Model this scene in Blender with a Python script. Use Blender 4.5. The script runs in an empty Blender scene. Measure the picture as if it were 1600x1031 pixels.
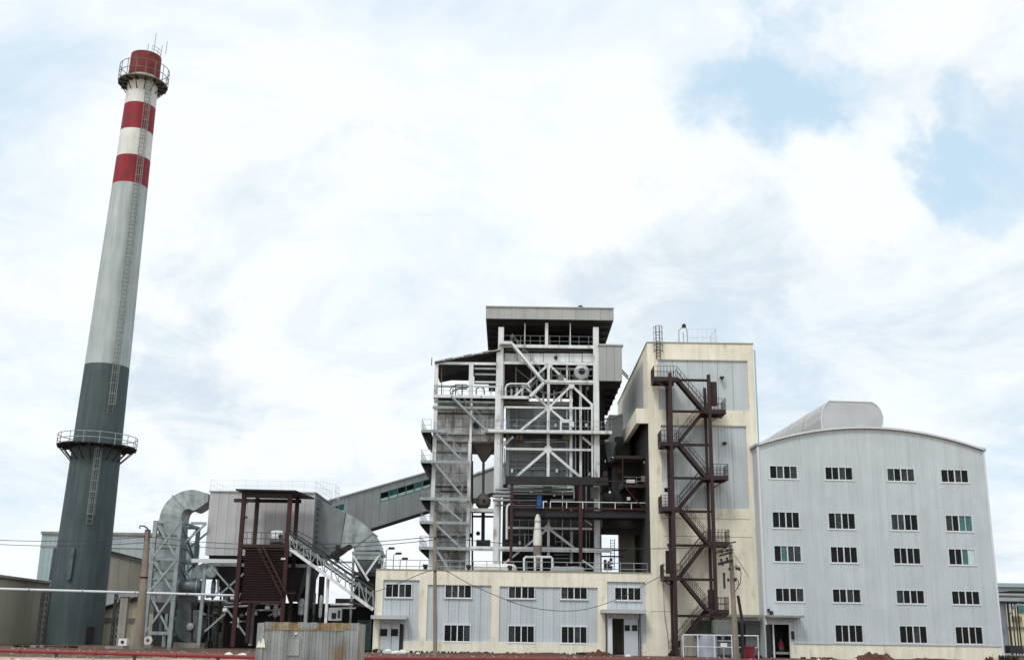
import bpy, bmesh, math, random
from mathutils import Vector, Matrix
random.seed(7)
S = bpy.context.scene
COL = S.collection
PI = math.pi
R = math.radians

# ------------------------------------------------------------------ camera, sky, sun, exposure
F_PX = 1733.0
PITCH = R(15.33)
ROLL = R(0.82)
CAM = Vector((0, 0, 1.7))
FWD = Vector((0, math.cos(PITCH), math.sin(PITCH)))
U0 = Vector((0, -math.sin(PITCH), math.cos(PITCH)))
R0 = Vector((1, 0, 0))
RGT = R0 * math.cos(ROLL) + U0 * math.sin(ROLL)
UPV = U0 * math.cos(ROLL) - R0 * math.sin(ROLL)
cd = bpy.data.cameras.new('camera')
cam = bpy.data.objects.new('camera', cd)
COL.objects.link(cam)
cam.matrix_world = Matrix(((RGT.x, UPV.x, -FWD.x, CAM.x), (RGT.y, UPV.y, -FWD.y, CAM.y), (RGT.z, UPV.z, -FWD.z, CAM.z), (0, 0, 0, 1)))
cd.sensor_width = 36
cd.lens = F_PX / 1600 * 36
cd.clip_start = 0.5
cd.clip_end = 6000
S.camera = cam

def ray(px, py):
    return FWD * F_PX + RGT * (px - 800) + UPV * (515.5 - py)

SUN_EL = R(52)
SUN_AZ = R(-152)          # measured from +Y towards +X: the sun stands behind and left of the camera
S.world = bpy.data.worlds.new('World')
S.world.use_nodes = True
W = S.world.node_tree
W.nodes.clear()
def wn(t, **k):
    n = W.nodes.new(t)
    for a, b in k.items(): setattr(n, a, b)
    return n
def wl(a, b): W.links.new(a, b)
def wmath(op, a, b=None, clamp=False):
    n = wn('ShaderNodeMath', operation=op, use_clamp=clamp)
    for i, v in enumerate((a, b)):
        if v is None: continue
        if isinstance(v, (int, float)): n.inputs[i].default_value = v
        else: wl(v, n.inputs[i])
    return n.outputs[0]
out = wn('ShaderNodeOutputWorld'); bg = wn('ShaderNodeBackground')
bg.inputs['Strength'].default_value = 0.1
wl(bg.outputs[0], out.inputs[0])
sky = wn('ShaderNodeTexSky', sky_type='NISHITA')
sky.sun_disc = False; sky.sun_elevation = SUN_EL; sky.sun_rotation = SUN_AZ; sky.air_density = 1.0; sky.dust_density = 1.5
tc = wn('ShaderNodeTexCoord')
sep = wn('ShaderNodeSeparateXYZ'); wl(tc.outputs['Generated'], sep.inputs[0])
zz = wmath('ADD', wmath('MAXIMUM', sep.outputs[2], 0.0), 0.28)
cx = wmath('DIVIDE', sep.outputs[0], zz); cy = wmath('DIVIDE', sep.outputs[1], zz)
cmb = wn('ShaderNodeCombineXYZ'); wl(cx, cmb.inputs[0]); wl(cy, cmb.inputs[1]); cmb.inputs[2].default_value = 3.1
def wnoise(scale, detail, rough, off, dist=0.0):
    mp = wn('ShaderNodeMapping'); mp.inputs['Location'].default_value = off
    wl(cmb.outputs[0], mp.inputs[0])
    n = wn('ShaderNodeTexNoise'); n.inputs['Scale'].default_value = scale; n.inputs['Detail'].default_value = detail
    n.inputs['Roughness'].default_value = rough; n.inputs['Distortion'].default_value = dist
    wl(mp.outputs[0], n.inputs['Vector']); return n.outputs['Fac']
wn1 = wn('ShaderNodeTexNoise'); wn1.inputs['Scale'].default_value = 9; wn1.inputs['Detail'].default_value = 7; wn1.inputs['Roughness'].default_value = .6
wl(tc.outputs['Generated'], wn1.inputs['Vector'])
wsub = wn('ShaderNodeVectorMath', operation='SUBTRACT'); wl(wn1.outputs['Color'], wsub.inputs[0]); wsub.inputs[1].default_value = (.5, .5, .5)
wsc = wn('ShaderNodeVectorMath', operation='SCALE'); wl(wsub.outputs[0], wsc.inputs[0]); wsc.inputs['Scale'].default_value = .26
wad = wn('ShaderNodeVectorMath', operation='ADD'); wl(tc.outputs['Generated'], wad.inputs[0]); wl(wsc.outputs[0], wad.inputs[1])
wno = wn('ShaderNodeVectorMath', operation='NORMALIZE'); wl(wad.outputs[0], wno.inputs[0])
def lobe(px, py, r_in, r_out):
    d = ray(px, py).normalized()
    v = wn('ShaderNodeVectorMath', operation='DOT_PRODUCT'); wl(wno.outputs[0], v.inputs[0]); v.inputs[1].default_value = d
    m = wn('ShaderNodeMapRange', interpolation_type='SMOOTHSTEP')
    wl(v.outputs['Value'], m.inputs['Value'])
    m.inputs['From Min'].default_value = math.cos(R(r_out)); m.inputs['From Max'].default_value = math.cos(R(r_in))
    return m.outputs[0]
n1 = wnoise(1.9, 12, 0.62, (4.3, 1.2, 0), 0.6)
n2 = wnoise(4.0, 12, 0.62, (1.0, 7.7, 2.0), 0.5)
cover = wmath('ADD', n1, 0.185)
for px, py, a, b, k in ((1180, 130, 0.3, 5.0, -0.22), (1330, 110, 0.3, 5.0, -0.22), (1100, 60, .5, 5, -.10), (1240, 190, .3, 4, -.12), (1560, 255, 0.3, 4.0, -0.22), (1500, 210, .3, 3, -.1),
                        (1500, 60, 1, 5, 0.2), (1330, 250, 1, 4.5, 0.16), (940, 300, 2, 9, 0.08), (60, 60, 1, 6, -.06), (420, 520, 2, 12, 0.1)):
    cover = wmath('ADD', cover, wmath('MULTIPLY', lobe(px, py, a, b), k))
mask = wn('ShaderNodeMapRange', interpolation_type='SMOOTHSTEP'); wl(cover, mask.inputs['Value'])
mask.inputs['From Min'].default_value = 0.30; mask.inputs['From Max'].default_value = 0.78
shade = wmath('ADD', n2, 0.0)
for px, py, a, b, k in ((1080, 470, 0.5, 6.5, -0.22), (250, 630, 0.3, 4.5, -0.22), (130, 640, .3, 3, -.12), (1250, 420, .5, 5, -.1), (1180, 620, 1, 6, -.1), (90, 500, .5, 5, .06), (150, 590, .3, 2.5, .16), (330, 600, .3, 2.5, .12), (1320, 330, .3, 3, .14), (760, 200, 3, 10, .1), (1580, 560, 1, 6, -.06)):
    shade = wmath('ADD', shade, wmath('MULTIPLY', lobe(px, py, a, b), k))
ramp = wn('ShaderNodeMapRange', interpolation_type='SMOOTHSTEP'); wl(shade, ramp.inputs['Value'])
ramp.inputs['From Min'].default_value = 0.18; ramp.inputs['From Max'].default_value = 0.56
ccol = wn('ShaderNodeMix', data_type='RGBA'); wl(ramp.outputs[0], ccol.inputs[0])
ccol.inputs[6].default_value = (6.5, 7.5, 8.3, 1); ccol.inputs[7].default_value = (9.2, 9.55, 9.8, 1)
pale = wn('ShaderNodeMix', data_type='RGBA'); pale.inputs[0].default_value = 0.85
wl(sky.outputs[0], pale.inputs[6]); pale.inputs[7].default_value = (6.0, 7.9, 9.4, 1)
fin = wn('ShaderNodeMix', data_type='RGBA'); wl(mask.outputs[0], fin.inputs[0])
wl(pale.outputs[2], fin.inputs[6]); wl(ccol.outputs[2], fin.inputs[7])
wl(fin.outputs[2], bg.inputs['Color'])

sl = bpy.data.lights.new('sun', 'SUN'); sl.energy = 1.5; sl.angle = R(14); sl.color = (1, 0.96, 0.9)
sun = bpy.data.objects.new('sun', sl); COL.objects.link(sun)
sdir = Vector((math.sin(SUN_AZ) * math.cos(SUN_EL), math.cos(SUN_AZ) * math.cos(SUN_EL), math.sin(SUN_EL)))
sun.rotation_euler = sdir.to_track_quat('Z', 'Y').to_euler()
S.view_settings.view_transform = 'Standard'; S.view_settings.look = 'None'
S.view_settings.gamma = 1; S.view_settings.exposure = 0.1; S.view_settings.use_curve_mapping = False

# ------------------------------------------------------------------ helpers
class Frame:                      # a facade plane: origin (x, Y) on the ground, turned by yaw
    def __init__(s, x, y, yaw=0.0):
        s.o = Vector((x, y, 0)); s.yaw = yaw
        s.M = Matrix.Translation(s.o) @ Matrix.Rotation(yaw, 4, 'Z'); s.I = s.M.inverted()
        s.u = s.M.to_3x3() @ Vector((1, 0, 0)); s.n = s.M.to_3x3() @ Vector((0, 1, 0))
    def px(s, px, py, y=0.0):     # where a sight line meets the plane y in front of or behind the facade
        r = ray(px, py); t = (s.o + s.n * y - CAM).dot(s.n) / r.dot(s.n)
        p = s.I @ (CAM + r * t); return p.x, p.z
def V(px, py, Y):
    r = ray(px, py); return CAM + r * (Y / r.y)
def X(px, py, Y): return V(px, py, Y).x
def Z(px, py, Y): return V(px, py, Y).z

class MB:
    def __init__(s, M=None): s.v = []; s.f = []; s.M = M
    def add(s, vs, fs):
        b = len(s.v); s.v += [Vector(v) for v in vs]; s.f += [tuple(b + i for i in f) for f in fs]; return s
    def box(s, x0, x1, y0, y1, z0, z1):
        if x0 > x1: x0, x1 = x1, x0
        if y0 > y1: y0, y1 = y1, y0
        if z0 > z1: z0, z1 = z1, z0
        return s.add([(x0,y0,z0),(x1,y0,z0),(x1,y1,z0),(x0,y1,z0),(x0,y0,z1),(x1,y0,z1),(x1,y1,z1),(x0,y1,z1)],
              [(0,3,2,1),(4,5,6,7),(0,1,5,4),(1,2,6,5),(2,3,7,6),(3,0,4,7)])
    def bar(s, a, b, w, h, up=(0, 0, 1)):
        a = Vector(a); b = Vector(b); d = (b - a).normalized(); up = Vector(up)
        if abs(d.dot(up)) > 0.97: up = Vector((0, 1, 0))
        sd = d.cross(up).normalized() * (w / 2); u2 = sd.cross(d).normalized() * (h / 2)
        vs = []
        for p in (a, b): vs += [p - sd - u2, p + sd - u2, p + sd + u2, p - sd + u2]
        return s.add(vs, [(0,1,2,3),(7,6,5,4),(0,4,5,1),(1,5,6,2),(2,6,7,3),(3,7,4,0)])
    def ibeam(s, a, b, w, h):     # rolled section: two flanges and a web
        a = Vector(a); b = Vector(b); d = (b - a).normalized(); up = Vector((0, 0, 1))
        if abs(d.dot(up)) > 0.97: up = Vector((0, 1, 0))
        sd = d.cross(up).normalized(); u2 = sd.cross(d).normalized(); t = h * 0.13
        s.bar(a + u2 * (h/2 - t/2), b + u2 * (h/2 - t/2), w, t, up); s.bar(a - u2 * (h/2 - t/2), b - u2 * (h/2 - t/2), w, t, up)
        return s.bar(a, b, w * 0.3, h - 2*t, up)
    def tube(s, pts, r, n=8, caps=True, taper=None):
        pts = [Vector(p) for p in pts]; rings = []; ref = None
        for i, p in enumerate(pts):
            d = (pts[min(i+1, len(pts)-1)] - pts[max(i-1, 0)]).normalized()
            if ref is None: ref = Vector((0,0,1)) if abs(d.z) < 0.9 else Vector((1,0,0))
            a = d.cross(ref).normalized(); c = a.cross(d).normalized(); ref = c
            rr = r if taper is None else taper[i]
            rings.append([p + (a*math.cos(2*PI*k/n) + c*math.sin(2*PI*k/n))*rr for k in range(n)])
        vs = [v for g in rings for v in g]; fs = []
        for i in range(len(pts)-1):
            for k in range(n): fs.append((i*n+k, i*n+(k+1)%n, (i+1)*n+(k+1)%n, (i+1)*n+k))
        if caps: fs += [tuple(range(n-1, -1, -1)), tuple((len(pts)-1)*n+k for k in range(n))]
        return s.add(vs, fs)
    def lathe(s, c, prof, n=24, axis='Z', caps=True):
        vs = []; fs = []
        for r, h in prof:
            for k in range(n):
                a = 2*PI*k/n; q = (r*math.cos(a), r*math.sin(a), h)
                if axis == 'Y': q = (q[0], h, q[1])
                if axis == 'X': q = (h, q[0], q[1])
                vs.append(Vector(c) + Vector(q))
        for i in range(len(prof)-1):
            for k in range(n): fs.append((i*n+k, i*n+(k+1)%n, (i+1)*n+(k+1)%n, (i+1)*n+k))
        if caps: fs += [tuple(range(n-1,-1,-1)), tuple((len(prof)-1)*n+k for k in range(n))]
        return s.add(vs, fs)
    def prism(s, poly, y0, y1):   # outline in (x, z) given depth from y0 to y1
        n = len(poly)
        vs = [(p[0], y0, p[1]) for p in poly] + [(p[0], y1, p[1]) for p in poly]
        return s.add(vs, [tuple(range(n)), tuple(range(2*n-1, n-1, -1))] + [(i, n+i, n+(i+1)%n, (i+1)%n) for i in range(n)])
    def frust(s, a, b):           # a, b = (x0,x1,y0,y1,z): a hopper or transition between two rectangles
        vs = []
        for x0,x1,y0,y1,z in (a, b): vs += [(x0,y0,z),(x1,y0,z),(x1,y1,z),(x0,y1,z)]
        return s.add(vs, [(0,3,2,1),(4,5,6,7),(0,1,5,4),(1,2,6,5),(2,3,7,6),(3,0,4,7)])
    def rail(s, pts, h=1.05, sp=1.4, r=0.03, mid=(0.5,), kick=False, n=5):
        pts = [Vector(p) for p in pts]
        for a, b in zip(pts, pts[1:]):
            L = (b-a).length
            for f in (1.0,) + tuple(mid): s.tube([a+Vector((0,0,h*f)), b+Vector((0,0,h*f))], r, n)
            k = max(1, round(L/sp))
            for i in range(k+1):
                p = a.lerp(b, i/k); s.tube([p, p+Vector((0,0,h))], r, n)
            if kick: s.bar(a+Vector((0,0,0.08)), b+Vector((0,0,0.08)), 0.02, 0.15)
        return s
    def wall(s, x0, x1, z0, z1, holes, y0, y1):   # wall with real openings
        xs = sorted({x0, x1} | {h[i] for h in holes for i in (0,1) if x0 < h[i] < x1})
        zs = sorted({z0, z1} | {h[i] for h in holes for i in (2,3) if z0 < h[i] < z1})
        def full(i, j):
            if i < 0 or j < 0 or i >= len(xs)-1 or j >= len(zs)-1: return False
            cx_, cz_ = (xs[i]+xs[i+1])/2, (zs[j]+zs[j+1])/2
            return not any(h[0] < cx_ < h[1] and h[2] < cz_ < h[3] for h in holes)
        for i in range(len(xs)-1):
            for j in range(len(zs)-1):
                if not full(i, j): continue
                a, b, c, d = xs[i], xs[i+1], zs[j], zs[j+1]
                s.add([(a,y0,c),(b,y0,c),(b,y0,d),(a,y0,d)], [(0,1,2,3)]); s.add([(a,y1,c),(b,y1,c),(b,y1,d),(a,y1,d)], [(3,2,1,0)])
                if not full(i-1,j): s.add([(a,y0,c),(a,y1,c),(a,y1,d),(a,y0,d)], [(3,2,1,0)])
                if not full(i+1,j): s.add([(b,y0,c),(b,y1,c),(b,y1,d),(b,y0,d)], [(0,1,2,3)])
                if not full(i,j-1): s.add([(a,y0,c),(b,y0,c),(b,y1,c),(a,y1,c)], [(3,2,1,0)])
                if not full(i,j+1): s.add([(a,y0,d),(b,y0,d),(b,y1,d),(a,y1,d)], [(0,1,2,3)])
        return s
    def ribbed(s, x0, x1, z0, top, holes, y, pitch=0.30, dep=0.035, rf=0.28):
        if not callable(top): tv = top; top = lambda x: tv
        brk = []; k = math.floor(x0/pitch)
        while k*pitch < x1:
            b = k*pitch; brk += [(b, 0), (b+pitch*(0.5-rf/2-0.05), 0), (b+pitch*(0.5-rf/2), dep), (b+pitch*(0.5+rf/2), dep), (b+pitch*(0.5+rf/2+0.05), 0)]; k += 1
        brk.append((k*pitch, 0))
        def off(x):
            for (a, da), (b, db) in zip(brk, brk[1:]):
                if a <= x <= b: return da + (db-da)*((x-a)/max(b-a, 1e-6))
            return 0
        xs = sorted({x0, x1} | {b[0] for b in brk if x0+1e-4 < b[0] < x1-1e-4} | {h[i] for h in holes for i in (0,1) if x0 < h[i] < x1})
        for a, b in zip(xs, xs[1:]):
            m = (a+b)/2; cur = z0; segs = []
            for h in sorted((h for h in holes if h[0] < m < h[1]), key=lambda h: h[2]):
                if h[2] > cur: segs.append((cur, h[2]))
                cur = max(cur, h[3])
            for j, (c, d) in enumerate(segs): s.add([(a,y-off(a),c),(b,y-off(b),c),(b,y-off(b),d),(a,y-off(a),d)], [(0,1,2,3)])
            if cur < min(top(a), top(b)): s.add([(a,y-off(a),cur),(b,y-off(b),cur),(b,y-off(b),top(b)),(a,y-off(a),top(a))], [(0,1,2,3)])
        return s
    def mesh(s, name, m, smooth=False):
        me = bpy.data.meshes.new(name)
        vs = [s.M @ v for v in s.v] if s.M is not None else s.v
        me.from_pydata([tuple(v) for v in vs], [], s.f)
        bm = bmesh.new(); bm.from_mesh(me); bmesh.ops.recalc_face_normals(bm, faces=bm.faces[:]); bm.to_mesh(me); bm.free()
        if m: me.materials.append(m)
        if smooth:
            for p in me.polygons: p.use_smooth = True
            me.set_sharp_from_angle(angle=R(40))
        return me
    def build(s, name, m, parent=None, smooth=False, label=None):
        me = s.mesh(name, m, smooth)
        if parent is not None:
            w = Vector(wpos(parent)); me.transform(Matrix.Translation(-w))
        o = bpy.data.objects.new(name, me); COL.objects.link(o)
        if parent is not None: o.parent = parent
        if label: o['label'] = label
        return o
def wpos(o):
    p = Vector((0,0,0))
    while o is not None: p += o.location; o = o.parent
    return p
def tag(o, label, cat, group=None, kind=None):
    o['label'] = label; o['category'] = cat
    if group: o['group'] = group
    if kind: o['kind'] = kind
    return o
def thing(name, label, cat, loc=(0,0,0), group=None):
    o = bpy.data.objects.new(name, None); o.location = loc; COL.objects.link(o); o.empty_display_size = 0.3
    return tag(o, label, cat, group)
def struct(o): o['kind'] = 'structure'; return o
def inst(name, me, parent, loc, rz=0.0, label=None):      # loc in world coordinates
    o = bpy.data.objects.new(name, me); COL.objects.link(o)
    o.parent = parent; o.location = Vector(loc) - wpos(parent); o.rotation_euler = (0,0,rz)
    if label: o['label'] = label
    return o
def split_part(name, m, parent, fn, M=None):
    b = MB(M); fn(b); F = [(min(b.v[i].x for i in f), max(b.v[i].x for i in f), min(b.v[i].z for i in f), max(b.v[i].z for i in f)) for f in b.f]
    par = list(range(len(F)))
    def root(i):
        while par[i] != i: i = par[i]
        return i
    for i in range(len(F)):
        for j in range(i):
            if (abs(F[i][0]-F[j][1]) < 1e-4 or abs(F[j][0]-F[i][1]) < 1e-4) and min(F[i][3],F[j][3])-max(F[i][2],F[j][2]) > 1e-3: par[root(i)] = root(j)
    for g in sorted({root(i) for i in range(len(F))}):
        c = MB(M)
        for i, f in enumerate(b.f):
            if root(i) == g: c.add([b.v[k] for k in f], [tuple(range(len(f)))])
        c.build(name, m, parent)
def part(name, m, parent, fn, smooth=False, label=None, M=None):
    b = MB(M); fn(b); return b.build(name, m, parent, smooth, label)

# ------------------------------------------------------------------ materials
def mat(name, c, rough=0.7, metal=0.0, var=0.12, scale=0.6, streak=0.0, rnd=0.0, c2=None, c2amt=0.5, bump=0.0, fine=0.0, spec=0.4):
    m = bpy.data.materials.new(name); m.use_nodes = True; nt = m.node_tree; N = nt.nodes; L = nt.links
    p = N['Principled BSDF']; p.inputs['Roughness'].default_value = rough; p.inputs['Metallic'].default_value = metal
    p.inputs['Specular IOR Level'].default_value = spec
    tc = N.new('ShaderNodeTexCoord'); g = N.new('ShaderNodeNewGeometry')
    def noise(sc, det, mp=None):
        n = N.new('ShaderNodeTexNoise'); n.inputs['Scale'].default_value = sc; n.inputs['Detail'].default_value = det
        if mp:
            q = N.new('ShaderNodeMapping'); q.inputs['Scale'].default_value = mp; L.new(g.outputs['Position'], q.inputs[0]); L.new(q.outputs[0], n.inputs['Vector'])
        else: L.new(g.outputs['Position'], n.inputs['Vector'])
        return n.outputs['Fac']
    def mrange(v, a, b, c0=0.3, c1=0.7):
        n = N.new('ShaderNodeMapRange'); L.new(v, n.inputs[0])
        for i, q in enumerate((c0, c1, a, b)): n.inputs[i+1].default_value = q
        return n.outputs[0]
    def mul(a, b):
        n = N.new('ShaderNodeMath'); n.operation = 'MULTIPLY'
        for i, q in enumerate((a, b)):
            if isinstance(q, (int, float)): n.inputs[i].default_value = q
            else: L.new(q, n.inputs[i])
        return n.outputs[0]
    v = mrange(noise(scale, 8), 1-var, 1+var)
    if fine: v = mul(v, mrange(noise(scale*14, 4), 1-fine, 1+fine))
    if streak: v = mul(v, mrange(noise(1.0, 6, (2.2, 2.2, 0.16)), 1-streak, 1+streak*0.4))
    if rnd:
        oi = N.new('ShaderNodeObjectInfo'); v = mul(v, mrange(oi.outputs['Random'], 1-rnd, 1+rnd, 0, 1))
    base = N.new('ShaderNodeRGB'); base.outputs[0].default_value = (*c, 1); col = base.outputs[0]
    if c2:
        mx = N.new('ShaderNodeMix'); mx.data_type = 'RGBA'
        L.new(mrange(noise(1.0, 9, (1.4, 1.4, 0.5)), 0, 1, 0.62-c2amt*0.35, 0.72-c2amt*0.2), mx.inputs[0]); L.new(col, mx.inputs[6]); mx.inputs[7].default_value = (*c2, 1); col = mx.outputs[2]
    vm = N.new('ShaderNodeVectorMath'); vm.operation = 'SCALE'; L.new(col, vm.inputs[0]); L.new(v, vm.inputs['Scale'])
    L.new(vm.outputs[0], p.inputs['Base Color'])
    if bump:
        b = N.new('ShaderNodeBump'); b.inputs['Strength'].default_value = bump; b.inputs['Distance'].default_value = 0.05
        L.new(noise(scale*10, 6), b.inputs['Height']); L.new(b.outputs[0], p.inputs['Normal'])
    return m
M = {}
M['cream'] = mat('cream_render', (.83,.795,.665), .85, var=.07, scale=.5, streak=.13, fine=.05, c2=(.62,.58,.46), c2amt=.12)
M['clad'] = mat('grey_cladding', (.545,.60,.63), .5, var=.05, scale=.5, streak=.09, rnd=.03, fine=.03)
M['clad_side'] = mat('corridor_cladding', (.40,.42,.42), .5, var=.08, scale=.4, streak=.12, rnd=.05)
M['clad_pent'] = mat('roof_fascia_sheet', (.42,.44,.43), .5, var=.06, scale=.4, streak=.12, rnd=.05)
M['clad_gal'] = mat('gallery_cladding', (.41,.44,.45), .55, var=.1, scale=.4, streak=.1, rnd=.08)
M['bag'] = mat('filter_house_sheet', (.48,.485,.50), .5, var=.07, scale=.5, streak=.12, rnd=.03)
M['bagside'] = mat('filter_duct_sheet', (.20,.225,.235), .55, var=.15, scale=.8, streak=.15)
M['roof'] = mat('roof_sheet', (.46,.47,.48), .5, var=.08, rnd=.04)
M['white'] = mat('white_steel', (.74,.78,.80), .5, var=.07, scale=1.2, streak=.18, c2=(.40,.37,.33), c2amt=.12)
M['whitef'] = mat('white_frame', (.66,.69,.72), .45, var=.04)
M['lag'] = mat('grey_lagging', (.52,.53,.535), .75, var=.18, scale=1.4, streak=.3, fine=.2, rnd=.12, bump=.5, c2=(.24,.235,.23), c2amt=.3)
M['casing'] = mat('boiler_casing', (.33,.36,.41), .6, var=.15, scale=.8, streak=.2, rnd=.12)
M['galv'] = mat('galvanised_sheet', (.36,.40,.41), .42, .35, var=.25, scale=1.3, streak=.2, fine=.14, rnd=.12, bump=.2)
M['galvst'] = mat('galvanised_steel', (.31,.355,.365), .5, .2, var=.2, scale=1.5, streak=.1)
M['red'] = mat('brown_red_steel', (.045,.013,.013), .6, var=.2, scale=2, streak=.15)
M['redst'] = mat('brown_stair_steel', (.032,.015,.016), .6, var=.2, scale=2)
M['firered'] = mat('red_pipe_paint', (.23,.028,.033), .45, var=.15, scale=2, streak=.1)
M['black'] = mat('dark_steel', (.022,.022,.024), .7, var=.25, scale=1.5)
M['dark'] = mat('dark_steel_and_shade', (.045,.045,.048), .75, var=.3, scale=1.2, fine=.2)  # own dark of steel parts, and shade colour for backing sheets
M['grate'] = mat('steel_grating', (.10,.10,.105), .7, var=.2, scale=3)
M['khaki'] = mat('hopper_paint', (.20,.175,.155), .7, var=.15, streak=.2)
M['glass'] = mat('window_glass', (.010,.012,.012), .12, var=.3, scale=2, spec=.12)
M['glass2'] = mat('curtained_glass', (.035,.045,.05), .2, var=.5, scale=3, spec=.2)
M['teal'] = mat('teal_glass', (.04,.15,.14), .12, var=.35, scale=4, spec=.5)
M['greenframe'] = mat('teal_window_frame', (.10,.26,.235), .4, var=.1)
M['skyglass'] = mat('skylit_glass', (.55,.68,.68), .1, var=.15, scale=3)  # brightness of the sky in the panes, put into their colour
M['conc'] = mat('concrete_grey', (.30,.285,.255), .9, var=.15, scale=1.0, streak=.2, fine=.12, bump=.4)
M['polec'] = mat('pole_concrete', (.26,.225,.175), .9, var=.15, scale=1.2, streak=.2, fine=.15)
M['chd'] = mat('chimney_dark_grey', (.075,.103,.108), .8, var=.12, scale=.4, streak=.25, fine=.05)
M['chl'] = mat('chimney_pale_grey', (.44,.50,.505), .8, var=.08, scale=.4, streak=.22, fine=.03)
M['chw'] = mat('chimney_white', (.74,.75,.73), .75, var=.07, scale=.6, streak=.2, c2=(.5,.46,.38), c2amt=.15)
M['chr'] = mat('chimney_red', (.28,.018,.032), .7, var=.15, scale=.8, streak=.3, c2=(.20,.03,.03), c2amt=.4)
M['chr2'] = mat('chimney_cap_red', (.19,.028,.028), .75, var=.25, scale=1.2, streak=.3)
M['olive'] = mat('olive_render', (.34,.335,.26), .9, var=.08, scale=.3, streak=.1, fine=.05)
M['olive2'] = mat('grey_gable_render', (.27,.26,.225), .9, var=.1, scale=.4, streak=.15)
M['yell'] = mat('pale_yellow_render', (.68,.66,.46), .9, var=.06, scale=.4, streak=.1)
M['tealw'] = mat('pale_teal_sheet', (.36,.47,.48), .6, var=.08, rnd=.06, streak=.1)
M['bluew'] = mat('pale_blue_sheet', (.38,.43,.45), .6, var=.06, rnd=.05)
M['lowgrey'] = mat('lower_grey_render', (.17,.185,.17), .9, var=.25, scale=.8, streak=.25, fine=.1)
M['cont'] = mat('weathered_zinc', (.27,.29,.30), .6, .1, var=.2, scale=.8, streak=.35, fine=.1, rnd=.08, c2=(.25,.17,.10), c2amt=.18)
M['rust'] = mat('rusty_edge', (.23,.15,.07), .85, var=.35, scale=3, c2=(.30,.27,.22), c2amt=.5, fine=.2)
M['pipegrey'] = mat('dull_pipe', (.33,.34,.35), .5, .2, var=.15, scale=1.5)
M['darkpipe'] = mat('dark_duct_steel', (.10,.12,.13), .45, .3, var=.3, scale=1.3)
M['blue'] = mat('blue_motor_paint', (.02,.08,.22), .4, var=.1)
M['sack'] = mat('white_sack', (.72,.70,.66), .8, var=.15, scale=4)
M['soil'] = mat('soil_heap', (.10,.042,.026), .95, var=.35, scale=1.5, fine=.3, bump=.8)
M['brick'] = mat('red_brick', (.30,.10,.06), .9, var=.25, scale=3)
M['wire'] = mat('wire_sheath', (.03,.032,.035), .6)
M['signw'] = mat('sign_white', (.75,.75,.75), .5)
M['binred'] = mat('bin_red', (.22,.02,.025), .5, var=.15)
M['skin'] = mat('skin', (.30,.17,.11), .6); M['shirt'] = mat('red_shirt', (.42,.02,.05), .8); M['trouser'] = mat('grey_trousers', (.12,.12,.11), .85)
M['hair'] = mat('black_hair', (.01,.01,.01), .6); M['leaf'] = mat('weed_leaf', (.05,.06,.03), .8, var=.3, scale=2)

# ground with soil beyond the pipe and a pale dusty track before it
def ground_mat():
    m = bpy.data.materials.new('ground'); m.use_nodes = True; N = m.node_tree.nodes; L = m.node_tree.links
    p = N['Principled BSDF']; p.inputs['Roughness'].default_value = .95
    g = N.new('ShaderNodeNewGeometry'); s = N.new('ShaderNodeSeparateXYZ'); L.new(g.outputs['Position'], s.inputs[0])
    n = N.new('ShaderNodeTexNoise'); n.inputs['Scale'].default_value = .35; n.inputs['Detail'].default_value = 8; L.new(g.outputs['Position'], n.inputs['Vector'])
    n2 = N.new('ShaderNodeTexNoise'); n2.inputs['Scale'].default_value = 2.5; n2.inputs['Detail'].default_value = 8; L.new(g.outputs['Position'], n2.inputs['Vector'])
    r = N.new('ShaderNodeValToRGB'); L.new(n2.outputs['Fac'], r.inputs[0])
    r.color_ramp.elements[0].position = .3; r.color_ramp.elements[0].color = (.055,.028,.018,1)
    r.color_ramp.elements[1].position = .75; r.color_ramp.elements[1].color = (.17,.085,.055,1)
    r2 = N.new('ShaderNodeValToRGB'); L.new(n2.outputs['Fac'], r2.inputs[0])
    r2.color_ramp.elements[0].position = .3; r2.color_ramp.elements[0].color = (.30,.22,.13,1)
    r2.color_ramp.elements[1].position = .7; r2.color_ramp.elements[1].color = (.62,.52,.35,1)
    a = N.new('ShaderNodeMath'); a.operation = 'MULTIPLY_ADD'; L.new(n.outputs['Fac'], a.inputs[0]); a.inputs[1].default_value = 10; L.new(s.outputs[1], a.inputs[2])
    mr = N.new('ShaderNodeMapRange'); L.new(a.outputs[0], mr.inputs[0]); mr.inputs[1].default_value = 72.5; mr.inputs[2].default_value = 74.5
    mx = N.new('ShaderNodeMix'); mx.data_type = 'RGBA'; L.new(mr.outputs[0], mx.inputs[0]); L.new(r2.outputs[0], mx.inputs[6]); L.new(r.outputs[0], mx.inputs[7])
    L.new(mx.outputs[2], p.inputs['Base Color'])
    b = N.new('ShaderNodeBump'); b.inputs['Strength'].default_value = .6; b.inputs['Distance'].default_value = .1; L.new(n2.outputs['Fac'], b.inputs['Height']); L.new(b.outputs[0], p.inputs['Normal'])
    return m
M['ground'] = ground_mat()
def gz(x, y):
    if y < 55 or y > 118: return 0.0
    return 0.05*math.sin(x*.37+y*.21)*math.sin(y*.5+x*.11)*min(1, (y-55)/8)*min(1, (118-y)/8)
gb = MB(); xs = [-3000,-400,-150,-90]+[-80+k*1.6 for k in range(101)]+[90,150,400,3000]
ys = [-3000,-300,-30,20,45]+[50+k*1.4 for k in range(54)]+[140,200,500,3500]
gv = [(x, y, gz(x,y)) for y in ys for x in xs]; nx = len(xs)
gb.add(gv, [(j*nx+i, j*nx+i+1, (j+1)*nx+i+1, (j+1)*nx+i) for j in range(len(ys)-1) for i in range(nx-1)])
struct(gb.build('ground', M['ground'], smooth=True))

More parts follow.
